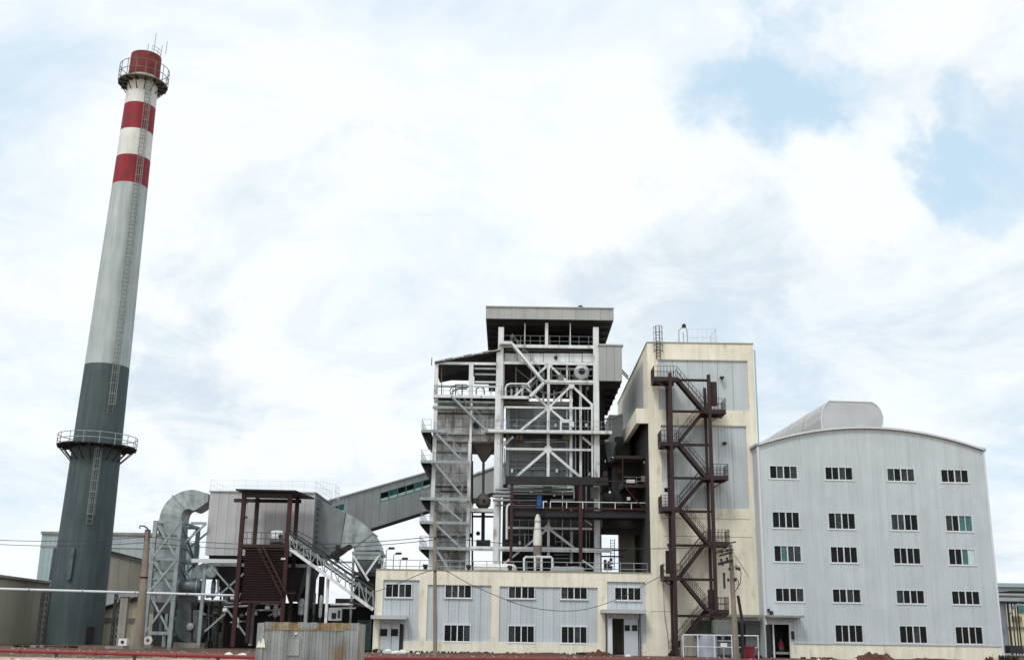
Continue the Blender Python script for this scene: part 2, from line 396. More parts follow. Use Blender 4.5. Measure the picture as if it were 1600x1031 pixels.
# windows: frame > panes, sill
WC = {}
def window(parent, fr, u, z, w, h, y=-0.03, mats=None, label=None, sill=True, n=4):
    key = (round(w,2), round(h,2), n)
    if key not in WC:
        b = MB(); t = .09; hw, hh = w/2, h/2
        b.box(-hw-t,hw+t,-.05,.10,hh,hh+t); b.box(-hw-t,hw+t,-.05,.10,-hh-t,-hh)
        b.box(-hw-t,-hw,-.05,.10,-hh,hh); b.box(hw,hw+t,-.05,.10,-hh,hh)
        for k in range(1, n):
            x = -hw+w*k/n; m = .085 if k*2 == n else .04; b.box(x-m/1.5, x+m/1.5, -.03, .08, -hh, hh)
        sb = MB(); sb.box(-hw-t-.08, hw+t+.08, -.10, .04, -hh-t-.05, -hh-t-.005)
        WC[key] = (b.mesh('window', M['whitef']), sb.mesh('sill', M['whitef']))
    wo = inst('window', WC[key][0], parent, fr.M @ Vector((u, y, z)), fr.yaw, label)
    pw = w/n
    for k in range(n):
        mm = (mats or {}).get(k, 'glass2' if random.random() < .22 else 'glass'); dy = .02 if k % 2 else .055
        pk = (key, mm)
        if pk not in WC:
            pb = MB(); pb.box(-pw/2+.03, pw/2-.03, -.01, .01, -h/2+.02, h/2-.02); WC[pk] = pb.mesh('pane', M[mm])
        o = bpy.data.objects.new('pane', WC[pk]); COL.objects.link(o); o.parent = wo; o.location = (-w/2+pw*(k+.5), dy, 0)
    if sill:
        o = bpy.data.objects.new('sill', WC[key][1]); COL.objects.link(o); o.parent = wo
    return wo
def rect(fr, cx_, cy_, w, h):
    w += 1.5; h += 1.5     # opening centred on a measured point
    u, z = fr.px(cx_, cy_); u0, _ = fr.px(cx_-w/2, cy_); u1, _ = fr.px(cx_+w/2, cy_); _, z1 = fr.px(cx_, cy_-h/2); _, z0 = fr.px(cx_, cy_+h/2)
    return u, z, u1-u0, z1-z0

# ================================================================== right-hand hall
FH = Frame(X(1191, 850, 103), 103, R(3))
hall = thing('factory_hall', 'long pale grey clad hall with a curved roof, right of the cream tower', 'factory hall', FH.o)
hu1 = FH.px(1549, 850)[0]
ze = (FH.px(1188, 694)[1] + FH.px(1537, 708)[1]) / 2
za = FH.px(1366, 671)[1]
def htop(u): t = (u - hu1/2) / (hu1/2); return ze + (za - ze) * (1 - t*t)
zpl = FH.px(1400, 1007)[1]
rows = [([1225,1312,1409,1494],[739,740,741,743],40,17), ([1228,1316,1414,1499],[814,814,815,816],39,22), ([1231,1319,1418,1504],[867,867,867,868],39,22),
        ([1233,1323,1423,1509],[931,931,932,931],41,18), ([1327,1426,1512],[991,991,990],40,24)]
teal = {(1,3): {2:'teal',3:'teal'}, (2,0): {1:'teal'}, (2,3): {2:'teal',3:'skyglass'}}
hw = []
colu = [FH.px(x, 867)[0] for x in (1230.5, 1318.5, 1417, 1502.5)]
for ri, (xs_, ys_, w, h) in enumerate(rows):
    zr = sum(FH.px(x, y)[1] for x, y in zip(xs_, ys_)) / len(xs_)
    _, _, ww, hh = rect(FH, xs_[1], ys_[1], w, h)
    for ci in range(len(xs_)): hw.append((colu[ci + (1 if ri == 4 else 0)], zr, ww, hh, ri, ci))
du0, _ = FH.px(1209, 990); du1, _ = FH.px(1233, 990); _, dz1 = FH.px(1220, 975)
holes = [(u-w/2, u+w/2, z-h/2, z+h/2) for u, z, w, h, _, _ in hw] + [(du0-.9, du1+.15, -1, dz1)]
npan = 18
for i in range(npan):
    a, b = hu1*i/npan, hu1*(i+1)/npan
    split_part('cladding_panel', M['clad'], hall, lambda m: m.ribbed(a+.003, b-.003, zpl, htop, [h for h in holes if h[1] > a and h[0] < b], -.06), M=FH.M)
part('plinth', M['cream'], hall, lambda m: m.wall(-.02, hu1+.02, -.3, zpl, holes, -.10, .15), M=FH.M)
part('plinth_flashing', M['roof'], hall, lambda m: m.box(du1+.3, hu1+.03, -.16, -.02, zpl-.04, zpl+.05), M=FH.M)
D = 46
ns = 24
us = [hu1*i/ns for i in range(ns+1)]
def roofsheet(m):
    for i in range(ns):
        a, b = -.25+(hu1+.5)*i/ns, -.25+(hu1+.5)*(i+1)/ns
        za_, zb_ = htop(max(0,min(hu1,a))), htop(max(0,min(hu1,b)))
        m.add([(a,-.3,za_+.02),(b,-.3,zb_+.02),(b,D,zb_+.02),(a,D,za_+.02),(a,-.3,za_+.24),(b,-.3,zb_+.24),(b,D,zb_+.24),(a,D,za_+.24)],
              [(0,3,2,1),(4,5,6,7),(0,1,5,4),(2,3,7,6)])
    for u in (-.25, hu1+.25): m.add([(u,-.3,ze),(u,D,ze),(u,D,ze+.24),(u,-.3,ze+.24)], [(0,1,2,3)])
part('roof', M['roof'], hall, roofsheet, M=FH.M)
for i in range(ns):   # curved edge trim along the gable, in short lengths
    a, b = us[i], us[i+1]
    part('edge_trim', M['whitef'], hall, lambda m: m.bar((a+.01,-.34,htop(a)+.12), (b-.01,-.34,htop(b)+.12), .06, .13), M=FH.M)
part('side_wall', M['clad'], hall, lambda m: (m.box(-.02,.1,.16,D,0,ze), m.box(hu1-.1,hu1+.02,.16,D,0,ze)), M=FH.M)
part('back_wall', M['clad'], hall, lambda m: m.box(.1,hu1-.1,D-.2,D,0,ze), M=FH.M)
part('floor_slab', M['conc'], hall, lambda m: [m.box(.1,hu1-.1,.3,D-.3,z,z+.2) for z in (FH.px(1400,1024)[1], FH.px(1400,958)[1], FH.px(1400,893)[1], FH.px(1400,838)[1], FH.px(1400,772)[1])], M=FH.M)
part('partition', M['conc'], hall, lambda m: m.box(.1,hu1-.1,6,6.2,.3,ze-.1), M=FH.M)
for u in (-.04, hu1+.04): part('corner_trim', M['whitef'], hall, lambda m: m.box(u-.09,u+.09,-.17,.16,-.1,ze), M=FH.M)
for u, z, w, h, ri, ci in hw:
    window(hall, FH, u, z, w, h, mats=teal.get((ri, ci)), label='window with pale and teal panes' if (ri, ci) in teal else None)
# door of the hall
part('door_opening_reveal', M['black'], hall, lambda m: (m.box(du0-.02,du1+.1,2.2,2.3,-.1,dz1), ), M=FH.M)
part('door_frame', M['whitef'], hall, lambda m: (m.box(du0-.12,du0,-.15,.1,-.1,dz1), m.box(du1,du1+.12,-.15,.1,-.1,dz1), m.box(du0-.12,du1+.12,-.15,.1,dz1,dz1+.12)), M=FH.M)
part('door_leaf', M['black'], hall, lambda m: m.box(du0-.75,du0-.3,-.2,-.12,-.05,dz1-.05), label='dark door leaf folded back on its left', M=FH.M)
part('door_post', M['clad_side'], hall, lambda m: m.box(du0-.9,du0-.78,-.2,-.1,-.1,dz1), M=FH.M)
cu0, cz = FH.px(1194, 963); cu1, _ = FH.px(1249, 963)
part('canopy', M['conc'], hall, lambda m: m.box(cu0,cu1,-1.5,-.06,cz-.06,cz+.12), M=FH.M)
part('wall_lamp', M['black'], hall, lambda m: (m.box(*[FH.px(1200,952)[0]+d for d in (-.09,.09)],-.3,-.06,*[FH.px(1200,954)[1]+d for d in (-.1,.2)]), m.box(*[FH.px(1201,960)[0]+d for d in (.1,.35)],-.3,-.06,cz+.2,cz+.5)), M=FH.M)
bu, bz = FH.px(1238, 992)
part('meter_box', M['black'], hall, lambda m: m.box(bu-.12,bu+.12,-.22,-.1,bz-.35,bz+.35), M=FH.M)
# roof ventilator: a flat-topped drum lying along the ridge
vy = 6.0
vp = [FH.px(x, y, vy) for x, y in ((1285,672),(1283,655),(1285,641),(1289,632),(1295,626),(1362,628),(1370,633),(1376,641),(1380,652),(1379,663),(1374,676))]
vent = thing('roof_ventilator', 'long flat-topped drum ventilator lying along the curved hall roof', 'roof ventilator', FH.M @ Vector((vp[0][0], vy, vp[0][1])))
part('end_panel', M['cream'] if 0 else M['roof'], vent, lambda m: m.prism(vp, vy, vy+.1), M=FH.M)
zv = vp[0][1] - .6
def vshell(m):
    n = len(vp); L_ = 24
    for k in range(8):
        y0, y1 = vy+.1+L_*k/8+.01, vy+.1+L_*(k+1)/8
        s_ = 0.995 if k % 2 else 1.0
        cx_ = (vp[0][0]+vp[-1][0])/2
        for (a, c), (b, d) in zip(vp, vp[1:]):
            m.add([(cx_+(a-cx_)*s_,y0,c),(cx_+(b-cx_)*s_,y0,d),(cx_+(b-cx_)*s_,y1,d),(cx_+(a-cx_)*s_,y1,c)], [(0,1,2,3)])
part('drum_shell', M['roof'], vent, vshell, smooth=False, M=FH.M)
part('end_rim', M['whitef'], vent, lambda m: [m.bar((a,vy-.03,c),(b,vy-.03,d),.08,.08) for (a,c),(b,d) in zip(vp, vp[1:])], M=FH.M)

# ================================================================== cream tower
FT = Frame(X(1016, 800, 105), 105)
tow = thing('cream_tower', 'tall cream rendered tower with grey clad panels behind the zigzag brown stair', 'tower', FT.o)
tu1 = FT.px(1187, 780)[0]
tz = FT.px(1100, 537)[1]
def fr_rect(x0, y0, x1, y1, fr=FT):
    u0, _ = fr.px(x0, (y0+y1)/2); u1, _ = fr.px(x1, (y0+y1)/2); _, z1 = fr.px((x0+x1)/2, y0); _, z0 = fr.px((x0+x1)/2, y1); return [u0, u1, z0, z1]
pA = fr_rect(1029, 563, 1169, 641); pB = fr_rect(1034, 665, 1168, 794)
dA = fr_rect(1035, 753, 1046, 790); dA = [dA[0], dA[1], dA[2], dA[3]]
dB = fr_rect(1040, 860, 1054, 896)
part('front_wall', M['cream'], tow, lambda m: m.wall(0, tu1, -.3, tz, [pA, pB, dB, fr_rect(1154,973,1166,1020)], 0, .35), M=FT.M)
for P in (pA, pB):
    n = 6
    for i in range(n):
        a, b = P[0]+(P[1]-P[0])*i/n, P[0]+(P[1]-P[0])*(i+1)/n
        part('cladding_panel', M['clad'], tow, lambda m: m.ribbed(a+.01, b-.01, P[2], P[3], [], .10), M=FT.M)
    part('panel_flashing', M['clad_side'], tow, lambda m: m.box(P[0]-.03, P[1]+.03, -.05, .14, P[3]-.04, P[3]+.07), M=FT.M)
zb = fr_rect(1000, 638, 1014, 661)
part('side_wall', M['cream'], tow, lambda m: (m.box(.001, .3, .352, 30, fr_rect(1000,640,1014,661)[3]-.2, tz-.004), m.box(tu1-.3, tu1-.001, .352, 30, 0, tz-.004)), M=FT.M)
part('lower_side_wall', M['dark'], tow, lambda m: m.box(.003, .3, .352, 30, -.1, zb[3]-.21), M=FT.M)  # dark colour stands for the bay's shade on this wall
for k in range(8): part('side_cladding_panel', M['clad_side'], tow, lambda m: m.box(-.05, -.002, 3.5+k*2.6+.01, 3.5+(k+1)*2.6-.01, zb[3]+.3, tz-1.0), M=FT.M)
part('back_wall', M['cream'], tow, lambda m: m.box(.3, tu1-.3, 29.7, 30, 0, tz-.01), M=FT.M)
part('roof', M['conc'], tow, lambda m: m.box(.3, tu1-.3, .352, 29.7, tz-.6, tz-.4), M=FT.M)
part('parapet_coping', M['olive'], tow, lambda m: (m.box(-.06, tu1+.06, -.06, .4, tz+.002, tz+.12), m.box(-.06, .34, .4, 30, tz+.002, tz+.12), m.box(tu1-.34, tu1+.06, .4, 30, tz+.002, tz+.12)), M=FT.M)
lu = FT.px(994, 650)[0]
part('bay_roof_beam', M['cream'], tow, lambda m: m.box(lu, -.003, 0, .4, zb[2], zb[3]), M=FT.M)
part('bay_side_beam', M['cream'], tow, lambda m: m.box(lu, lu+.4, .402, 24, zb[2]+.003, zb[3]), M=FT.M)
part('bay_roof', M['dark'], tow, lambda m: m.box(lu+.4, -.003, .402, 24, zb[3]-.35, zb[3]-.05), M=FT.M)  # dark ceiling slab added to darken the bay
part('drain_pipe', M['tealw'], tow, lambda m: m.tube([(tu1+.12,-.1,.2),(tu1+.12,-.1,tz-.6)], .07), M=FT.M)
for a,b,y in ((1036,1172,810),(1036,1175,838),(1018,1060,955)): part('wall_joint', M['lowgrey'], tow, lambda m: m.box(*fr_rect(a,y-.4,b,y+.4)[:2], -.012, -.002, *fr_rect(a,y-.3,b,y+.3)[2:]), M=FT.M)
part('door', M['whitef'], tow, lambda m: m.box(*dA[:2], -.02, .08, *dA[2:]), label='pale door with a small dark window on the third landing', M=FT.M)
q = fr_rect(1038, 762, 1043, 768)
part('door_glass', M['glass'], tow, lambda m: m.box(*q[:2], -.05, -.021, *q[2:]), M=FT.M)
part('dark_door', M['black'], tow, lambda m: m.box(*dB[:2], .1, .18, *dB[2:]), M=FT.M)
for x, y in ((1127,591),(1131,693),(1045,744),(1045,851)):
    u, z = FT.px(x, y)
    part('wall_lamp', M['black'], tow, lambda m: (m.box(u-.18,u+.18,-.55,-.1,z-.1,z+.08), m.box(u-.04,u+.04,-.3,0,z-.2,z-.1)), M=FT.M)
# darker grey lower wall by the equipment yard with its canopy
sr = fr_rect(1080, 969, 1190, 1024); sr[1] = tu1+.02
part('grey_wall_base', M['lowgrey'], tow, lambda m: m.wall(sr[0], sr[1], -.3, sr[3], [fr_rect(1154,973,1166,1020)], -.03, -.004), M=FT.M)
cr = fr_rect(1110, 960, 1184, 964)
part('canopy', M['conc'], tow, lambda m: m.box(cr[0], cr[1], -1.4, -.035, cr[2], cr[3]), M=FT.M)
part('dark_doorway', M['black'], tow, lambda m: m.box(*fr_rect(1154,973,1166,1020)[:2], .2, .3, -.1, fr_rect(1154,973,1166,1020)[3]), M=FT.M)
part('inner_floor', M['conc'], tow, lambda m: m.box(.3, tu1-.3, .4, 29, -.1, .1), M=FT.M)
# things on the tower roof
lad = thing('caged_roof_ladder', 'caged vertical ladder rising above the left corner of the cream tower parapet', 'ladder', FT.M @ Vector((FT.px(1027,560)[0], -.5, 0)))
la, lb = FT.px(1022, 535)[0], FT.px(1034, 535)[0]; lz0 = FT.px(1028,561)[1]; lz1 = FT.px(1028,511)[1]
part('rails', M['redst'], lad, lambda m: (m.tube([(la+.2,-.12,lz0),(la+.2,-.12,lz1)], .04), m.tube([(lb-.2,-.12,lz0),(lb-.2,-.12,lz1)], .04)), M=FT.M)
part('rungs', M['redst'], lad, lambda m: [m.tube([(la+.2,-.12,lz0+.3*k),(lb-.2,-.12,lz0+.3*k)], .025, 5) for k in range(1, int((lz1-lz0)/.3))], M=FT.M)
cxl = (la+lb)/2; rl = (lb-la)/2+.05
k = 0
while lz0+.7+k*.62 < lz1+.05:
    zc = lz0+.7+k*.62
    part('cage_hoop', M['redst'] if zc < tz else M['galvst'], lad, lambda m: m.tube([(cxl+rl*math.cos(PI+PI*j/8), -.12+1.5*rl*math.sin(PI+PI*j/8), zc) for j in range(9)], .035, 5), M=FT.M); k += 1
part('cage_straps', M['galvst'], lad, lambda m: [m.bar((cxl+rl*math.cos(PI+PI*j/4), -.12+1.5*rl*math.sin(PI+PI*j/4), lz0+.7), (cxl+rl*math.cos(PI+PI*j/4), -.12+1.5*rl*math.sin(PI+PI*j/4), lz1), .05, .03) for j in range(5)], M=FT.M)
rr = thing('roof_railing_frame', 'thin white pipe frame and faint fence standing on the cream tower roof', 'railing', FT.M @ Vector((FT.px(1090,535)[0], 3, tz-.4)))
a0 = FT.px(1061, 534, 3); a1 = FT.px(1074, 534, 3); a2 = FT.px(1119, 534, 3); zt = FT.px(1080, 512, 3)[1]
part('pipe_frame', M['galvst'], rr, lambda m: (m.tube([(a0[0],3,tz-.4),(a0[0],3,zt-.3),(a0[0]+.3,3,zt),(a1[0]-.15,3,zt),(a1[0],3,zt-.3),(a1[0],3,tz-.4)], .05), m.tube([(a0[0]+.45,3,tz-.4),(a0[0]+.45,3,zt-.5)], .04)), M=FT.M)
part('lamp_head', M['black'], rr, lambda m: m.lathe((a1[0]-.3,3,zt), [(.05,0),(.22,.05),(.2,.3),(.08,.4)], 10), M=FT.M)
part('mesh_fence', M['whitef'], rr, lambda m: (m.rail([(a1[0]+.1,3,tz-.4),(a2[0],3,tz-.4)], zt-tz+.3, .5, .018, (.33,.66)), m.rail([(a1[0]+.1,6,tz-.4),(a2[0],6,tz-.4),(a2[0],3,tz-.4)], zt-tz+.3, .8, .018, (.5,))), M=FT.M)

# ================================================================== zigzag stair on the tower
SY0, SY1 = -2.6, -.35
st = thing('zigzag_stair', 'dark brown steel zigzag fire stair with landings in front of the cream tower', 'outside stair', FT.M @ Vector((FT.px(1080,1000)[0], SY0, 0)))
def fx(x, y): return FT.px(x, y, SY0)
cL = FT.px(1052, 800, SY0)[0]; cR = FT.px(1113, 770, SY0)[0]
for u, y1 in ((cL, 583), (cR, 585)):
    z1 = FT.px(1085, y1, SY0)[1]; z0 = -.1 if u == cL else FT.px(1113, 955, SY0)[1]
    part('column', M['redst'], st, lambda m: m.ibeam((u,SY0,z0),(u,SY0,z1),.30,.30), M=FT.M)
    part('column', M['redst'], st, lambda m: m.ibeam((u,SY1,z0),(u,SY1,z1-.8),.25,.25), M=FT.M)
part('column', M['redst'], st, lambda m: m.ibeam((cR,SY1+.05,-.1),(cR,SY1+.05,FT.px(1113,957,SY0)[1]),.25,.25), M=FT.M)
for y in (594, 643, 695, 747, 799, 852, 905, 962):
    z = FT.px(1085, y, SY0)[1]
    part('tie_beam', M['redst'], st, lambda m: m.ibeam((cL+.18,SY0,z),(cR-.15,SY0,z),.18,.22), M=FT.M)
lands = [('L',1022,1058,589),('R',1101,1134,640),('L',1033,1060,690),('R',1104,1138,743),('L',1034,1062,792),('R',1106,1140,846),('L',1037,1064,900),('R',1107,1139,952)]
lz = []
for k, (sd, x0, x1, y) in enumerate(lands):
    u0, z = fx(x0, y); u1, _ = fx(x1, y); lz.append((sd, u0, u1, z))
    part('landing', M['redst'], st, lambda m: (m.box(u0,u1,SY0,SY1,z-.12,z), m.box(u0,u1,SY0-.08,SY0,z-.35,z+.02), m.box(u0,u1,SY1,SY1+.08,z-.35,z+.02), m.box(u0 if sd=='L' else u1-.1, u0+.1 if sd=='L' else u1, SY0, SY1, z-.35, z-.12)), M=FT.M)
    e = u0 if sd == 'L' else u1; i_ = u1 if sd == 'L' else u0
    part('landing_railing', M['redst'], st, lambda m: m.rail([(i_,SY0,z),(e,SY0,z),(e,SY1,z),(i_,SY1,z)], 1.1, .32, .022, (.5,)), M=FT.M)
    part('bracket', M['redst'], st, lambda m: (m.bar((e,SY0+.2,z-.3),(cL if sd=='L' else cR,SY0+.2,z-1.1),.12,.12)), M=FT.M)
def flight(m1, m2, m3, p, q, ya, yb):       # stringers, treads, railing between two points (u, z)
    for y in (ya, yb): m1.bar((p[0],y,p[1]-.1),(q[0],y,q[1]-.1),.08,.28)
    n = max(3, int(abs(p[1]-q[1])/.2))
    for i in range(n+1):
        t = i/n; u = p[0]+(q[0]-p[0])*t; z = p[1]+(q[1]-p[1])*t; m2.box(u-.15,u+.15,ya,yb,z-.04,z)
    for y in (ya, yb):
        m3.tube([(p[0],y,p[1]+1.05),(q[0],y,q[1]+1.05)], .028, 5); m3.tube([(p[0],y,p[1]+.55),(q[0],y,q[1]+.55)], .02, 5)
        k = max(3, int(abs(p[0]-q[0])/.32))
        for i in range(k+1):
            t = i/k; u = p[0]+(q[0]-p[0])*t; z = p[1]+(q[1]-p[1])*t; m3.tube([(u,y,z),(u,y,z+1.05)], .018, 5)
zend = .1
for k in range(len(lz)):
    sd, u0, u1, z = lz[k]
    p = (u1 if sd == 'L' else u0, z)
    if k+1 < len(lz): nd = lz[k+1]; q = (nd[2] if nd[0]=='L' else nd[1], nd[3])
    else: q = (fx(1050, 1018)[0], zend)
    ya, yb = (SY0+.05, SY0+1.05) if sd == 'L' else (SY1-1.05, SY1-.05)
    a, b, c = MB(FT.M), MB(FT.M), MB(FT.M)
    flight(a, b, c, p, q, ya, yb)
    f = a.build('flight', M['redst'], st); b.build('treads', M['redst'], f); c.build('handrail', M['redst'], f)
for rc in ((1103,604,1114,640),(1101,922,1111,952)): part('switch_cabinet', M['redst'], st, lambda m: m.box(*fr_rect(*rc)[:2],-2.2,-1.7,*fr_rect(*rc)[2:]), M=FT.M)

# ================================================================== low two-storey block
FB = Frame(X(585, 950, 105), 105)
blk = thing('low_block', 'long low two-storey cream block with grey clad bays, under the steel boiler frame', 'industrial building', FB.o)
bu1 = FT.o.x - FB.o.x
bz1 = FB.px(800, 892.5)[1]
wins = [(623,920,38,18),(716,924,38,17),(815,926,38,16),(897,927,38,16),(981,927,38,17),(716,989,38,23),(816,990,38,23),(897,991,37,23)]
hb = []; wl_ = []
zu = sum(FB.px(x,y)[1] for x,y,_,_ in wins[:5])/5; zl = sum(FB.px(x,y)[1] for x,y,_,_ in wins[5:])/3
for i, (x, y, w, h) in enumerate(wins):
    u, z, ww, hh = rect(FB, x, y, w, h); z = zu if i < 5 else zl
    if i in (5,6,7): u = wl_[i-4][0]
    wl_.append((u, z, ww, hh)); hb.append((u-ww/2, u+ww/2, z-hh/2, z+hh/2))
def br(x0, y0, x1, y1): return fr_rect(x0, y0, x1, y1, FB)
d1 = br(594, 974, 629, 1020); d1[2] = -1; d2 = br(957, 966, 999, 1026); d2[2] = -1
bays = [br(597,905,654,1004), br(667,913,767,1004), br(780,916,934,1005), br(949,908,1009,1005)]
bays[0][2] = bays[1][2] = bays[2][2] = bays[3][2] = FB.px(800, 1003)[1]
ext = [br(590,972,635,1004), br(948,962,1012,1004)]
part('front_wall', M['cream'], blk, lambda m: m.wall(0, bu1-.003, -.3, bz1, bays+[d1,d2], 0, .35), M=FB.M)
for bi, P in enumerate(bays):
    n = (4, 6, 9, 4)[bi]
    for i in range(n):
        a, b = P[0]+(P[1]-P[0])*i/n, P[0]+(P[1]-P[0])*(i+1)/n
        split_part('cladding_panel', M['clad'], blk, lambda m: m.ribbed(a+.01, b-.01, P[2], P[3], [h for h in hb+[d1,d2] if h[1]>a and h[0]<b], .12), M=FB.M)
    part('bay_flashing', M['clad_side'], blk, lambda m: (m.box(P[0]+.002, P[1]-.002, -.03, .1, P[3]-.07, P[3]-.002)), M=FB.M)
part('coping', M['olive'], blk, lambda m: m.box(-.05, bu1-.01, -.06, .4, bz1+.002, bz1+.09), M=FB.M)
part('side_wall', M['cream'], blk, lambda m: (m.box(.002,.3,.352,7,-.1,bz1-.004),), M=FB.M)
part('back_wall', M['cream'], blk, lambda m: m.box(.3,bu1-.3,6.7,7,-.1,bz1-.01), M=FB.M)
part('roof_slab', M['conc'], blk, lambda m: m.box(.3,bu1-.3,.352,6.7,bz1-.35,bz1-.15), M=FB.M)
part('upper_floor', M['conc'], blk, lambda m: m.box(.3,bu1-.3,.36,6.7,FB.px(800,958)[1],FB.px(800,958)[1]+.2), M=FB.M)
for i, (u, z, w, h) in enumerate(wl_): window(blk, FB, u, z, w, h, y=.06)
for nm, (a,b,c,d), sp in (('canopy', br(582,962,637,966), 0), ('canopy', br(938,953,1007,957), 1)):
    part('canopy', M['roof'], blk, lambda m: (m.box(a,b,-1.3,-.004,c,d), m.box(a,b,-1.32,-1.301,c-.05,d+.05)), M=FB.M)
part('door_pillar', M['cream'], blk, lambda m: m.box(*br(583,968,592,1020)[:2],-.25,-.003,-.1,br(590,966,600,967)[2]), M=FB.M)
dl = part('double_door', M['clad'], blk, lambda m: (m.box(d1[0]+.02,(d1[0]+d1[1])/2-.02,-.02,.05,-.1,d1[3]-.02), m.box((d1[0]+d1[1])/2+.02,d1[1]-.3,-.02,.05,-.1,d1[3]-.02)), label='closed grey double door under the left canopy', M=FB.M)
for x0, x1 in ((594,605),(611,622)):
    q = br(x0, 982, x1, 993); part('door_window', M['glass'], dl, lambda m: m.box(*q[:2],-.045,-.021,*q[2:]), M=FB.M)
q = br(625,976,630,1019)
part('door_gap', M['black'], blk, lambda m: m.box(q[0],q[1],-.06,-.005,-.1,q[3]), M=FB.M)
dl = part('door_leaf', M['clad'], blk, lambda m: m.box(*br(975,965,997,1020)[:2],-.02,.05,-.1,d2[3]-.02), label='grey leaf of the right-hand door, shut', M=FB.M)
for x0, x1 in ((976,984),(987.5,995.5)):
    q = br(x0, 976, x1, 985); part('door_window', M['glass'], dl, lambda m: m.box(*q[:2],-.045,-.021,*q[2:]), M=FB.M)
part('door_leaf', M['whitef'], blk, lambda m: m.box(*br(949,965,956,1020)[:2],-.5,-.43,-.1,d2[3]-.02), label='pale leaf standing open', M=FB.M)
part('door_post', M['dark'], blk, lambda m: [m.box(*br(x,962,x+1.6,1020)[:2],-.3,-.15,-.1,br(950,957,955,958)[2]) for x in (946,999)], M=FB.M)
part('inner_floor', M['conc'], blk, lambda m: m.box(.3,bu1-.3,.36,6.7,-.2,.05), M=FB.M)
rl_ = thing('roof_edge_railing', 'pale grey pipe railing along the roof edge of the low cream block', 'railing', FB.M @ Vector((2,1,bz1)))
hz = FB.px(800, 877, 1.0)[1] - bz1 + .0
part('railing', M['galvst'], rl_, lambda m: m.rail([(.2,1.0,bz1-.15),(bu1-.25,1.0,bz1-.15)], hz+.15, 1.25, .035, (.5,)), M=FB.M)
part('side_railing', M['galvst'], rl_, lambda m: m.rail([(.2,1.0,bz1-.15),(.2,6.5,bz1-.15)], hz+.15, 1.25, .035, (.5,)), M=FB.M)

# ================================================================== boiler frame
BY = 112.0
def P(px, py, dy=0.0): return V(px, py, BY+dy)
def M2(px): return px / 15.6        # length of a run of photo pixels at the boiler
class Kit:
    def __init__(s, root, mat_='white'): s.r = root; s.m = mat_
    def col(s, px, pm, p0, p1, w, dy=0, m=None, ib=True, name='column', d=None):
        x = P(px, pm, dy).x; a = Vector((x, BY+dy, P(px, p0, dy).z)); b = Vector((x, BY+dy, P(px, p1, dy).z)); w = M2(w)
        return part(name, M[m or s.m], s.r, lambda q: q.ibeam(a, b, w, w) if ib else q.bar(a, b, w, w))
    def beam(s, x0, y0, x1, y1, w, dy=0, m=None, name='beam', d=.25, level=True):
        a = P(x0, y0, dy); b = P(x1, y1, dy)
        if level: b.z = a.z = (a.z+b.z)/2
        return part(name, M[m or s.m], s.r, lambda q: q.bar(a, b, d, M2(w)))
    def brace(s, x0, y0, x1, y1, w=3.5, dy=0, m=None, name='brace'):
        a = P(x0, y0, dy); b = P(x1, y1, dy)
        return part(name, M[m or s.m], s.r, lambda q: q.bar(a, b, .16, M2(w)))
    def box(s, x0, y0, x1, y1, d0, d1, m=None, name='panel', label=None):
        # front face spans the given pixels at depth d0
        pm = (y0+y1)/2; xm = (x0+x1)/2
        xa, xb = P(x0, pm, d0).x, P(x1, pm, d0).x; za, zb = P(xm, y1, d0).z, P(xm, y0, d0).z
        return part(name, M[m or s.m], s.r, lambda q: q.box(xa, xb, BY+d0, BY+d1, za, zb), label=label)
    def gusset(s, px, py, r, dy=-.12, m=None):
        c = P(px, py, dy); r = M2(r)
        return part('gusset_plate', M[m or s.m], s.r, lambda q: q.prism([(c.x+r*math.cos(PI/8+PI/4*k), c.z+r*math.sin(PI/8+PI/4*k)*.9) for k in range(8)], BY+dy-.03, BY+dy+.03))
    def deck(s, x0, x1, py, d0, d1, m='white', rail=True, th=.22, label=None, rh=1.1, rs=1.3, back=False):
        xm = (x0+x1)/2; z = P(xm, py, d0).z; xa, xb = P(x0, py, d0).x, P(x1, py, d0).x
        o = part('deck', M['grate'], s.r, lambda q: q.box(xa+.06, xb-.06, BY+d0+.06, BY+d1, z-.05, z+.02), label=label)
        part('edge_beam', M[m], s.r, lambda q: (q.box(xa, xb, BY+d0-.06, BY+d0+.059, z-th, z+.06), q.box(xa-.06, xa, BY+d0, BY+d1, z-th, z+.06)))
        if rail: part('railing', M['galvst'], s.r, lambda q: q.rail([(xa,BY+d1,z),(xa,BY+d0,z),(xb,BY+d0,z)], rh, rs, .02, (.5,)))
        return xa, xb, z
    def pipe(s, pts, w, dy=0, m='pipegrey', name='pipe', n=10):
        pp = [P(a, b, dy) for a, b in pts]
        return part(name, M[m], s.r, lambda q: q.tube(pp, M2(w)/2, n), smooth=True)
boil = thing('boiler_frame', 'open white steel boiler frame with braces, dark casing and flat boxed roof', 'boiler house', (P(857,880).x, BY, 0))
K = Kit(boil)
# main columns
for dy in (0, 7.5, 15):
    K.col(780, 700, 1012, 512, 9 if dy == 0 else 8, dy); K.col(932, 700, 1012, 512, 9 if dy == 0 else 8, dy)
K.col(775, 840, 893, 783, 9, -.4, ib=False, name='lagged_column'); K.col(778, 640, 768, 606, 9, -.3, ib=False, name='lagged_column')
K.col(786, 640, 745, 560, 3, .6); K.col(794, 660, 745, 640, 5, 1.5, m='galvst')
K.col(854, 528, 541, 505, 5); K.col(857, 600, 745, 566, 4.5); K.col(857, 820, 868, 800, 4, 0)
K.col(892, 660, 745, 601, 4.5, .5); K.col(907, 660, 745, 556, 4, .8); K.col(886, 590, 620, 570, 3, 1); K.col(892, 830, 880, 795, 3, .8)
K.col(925, 650, 745, 630, 2.5, -.2)
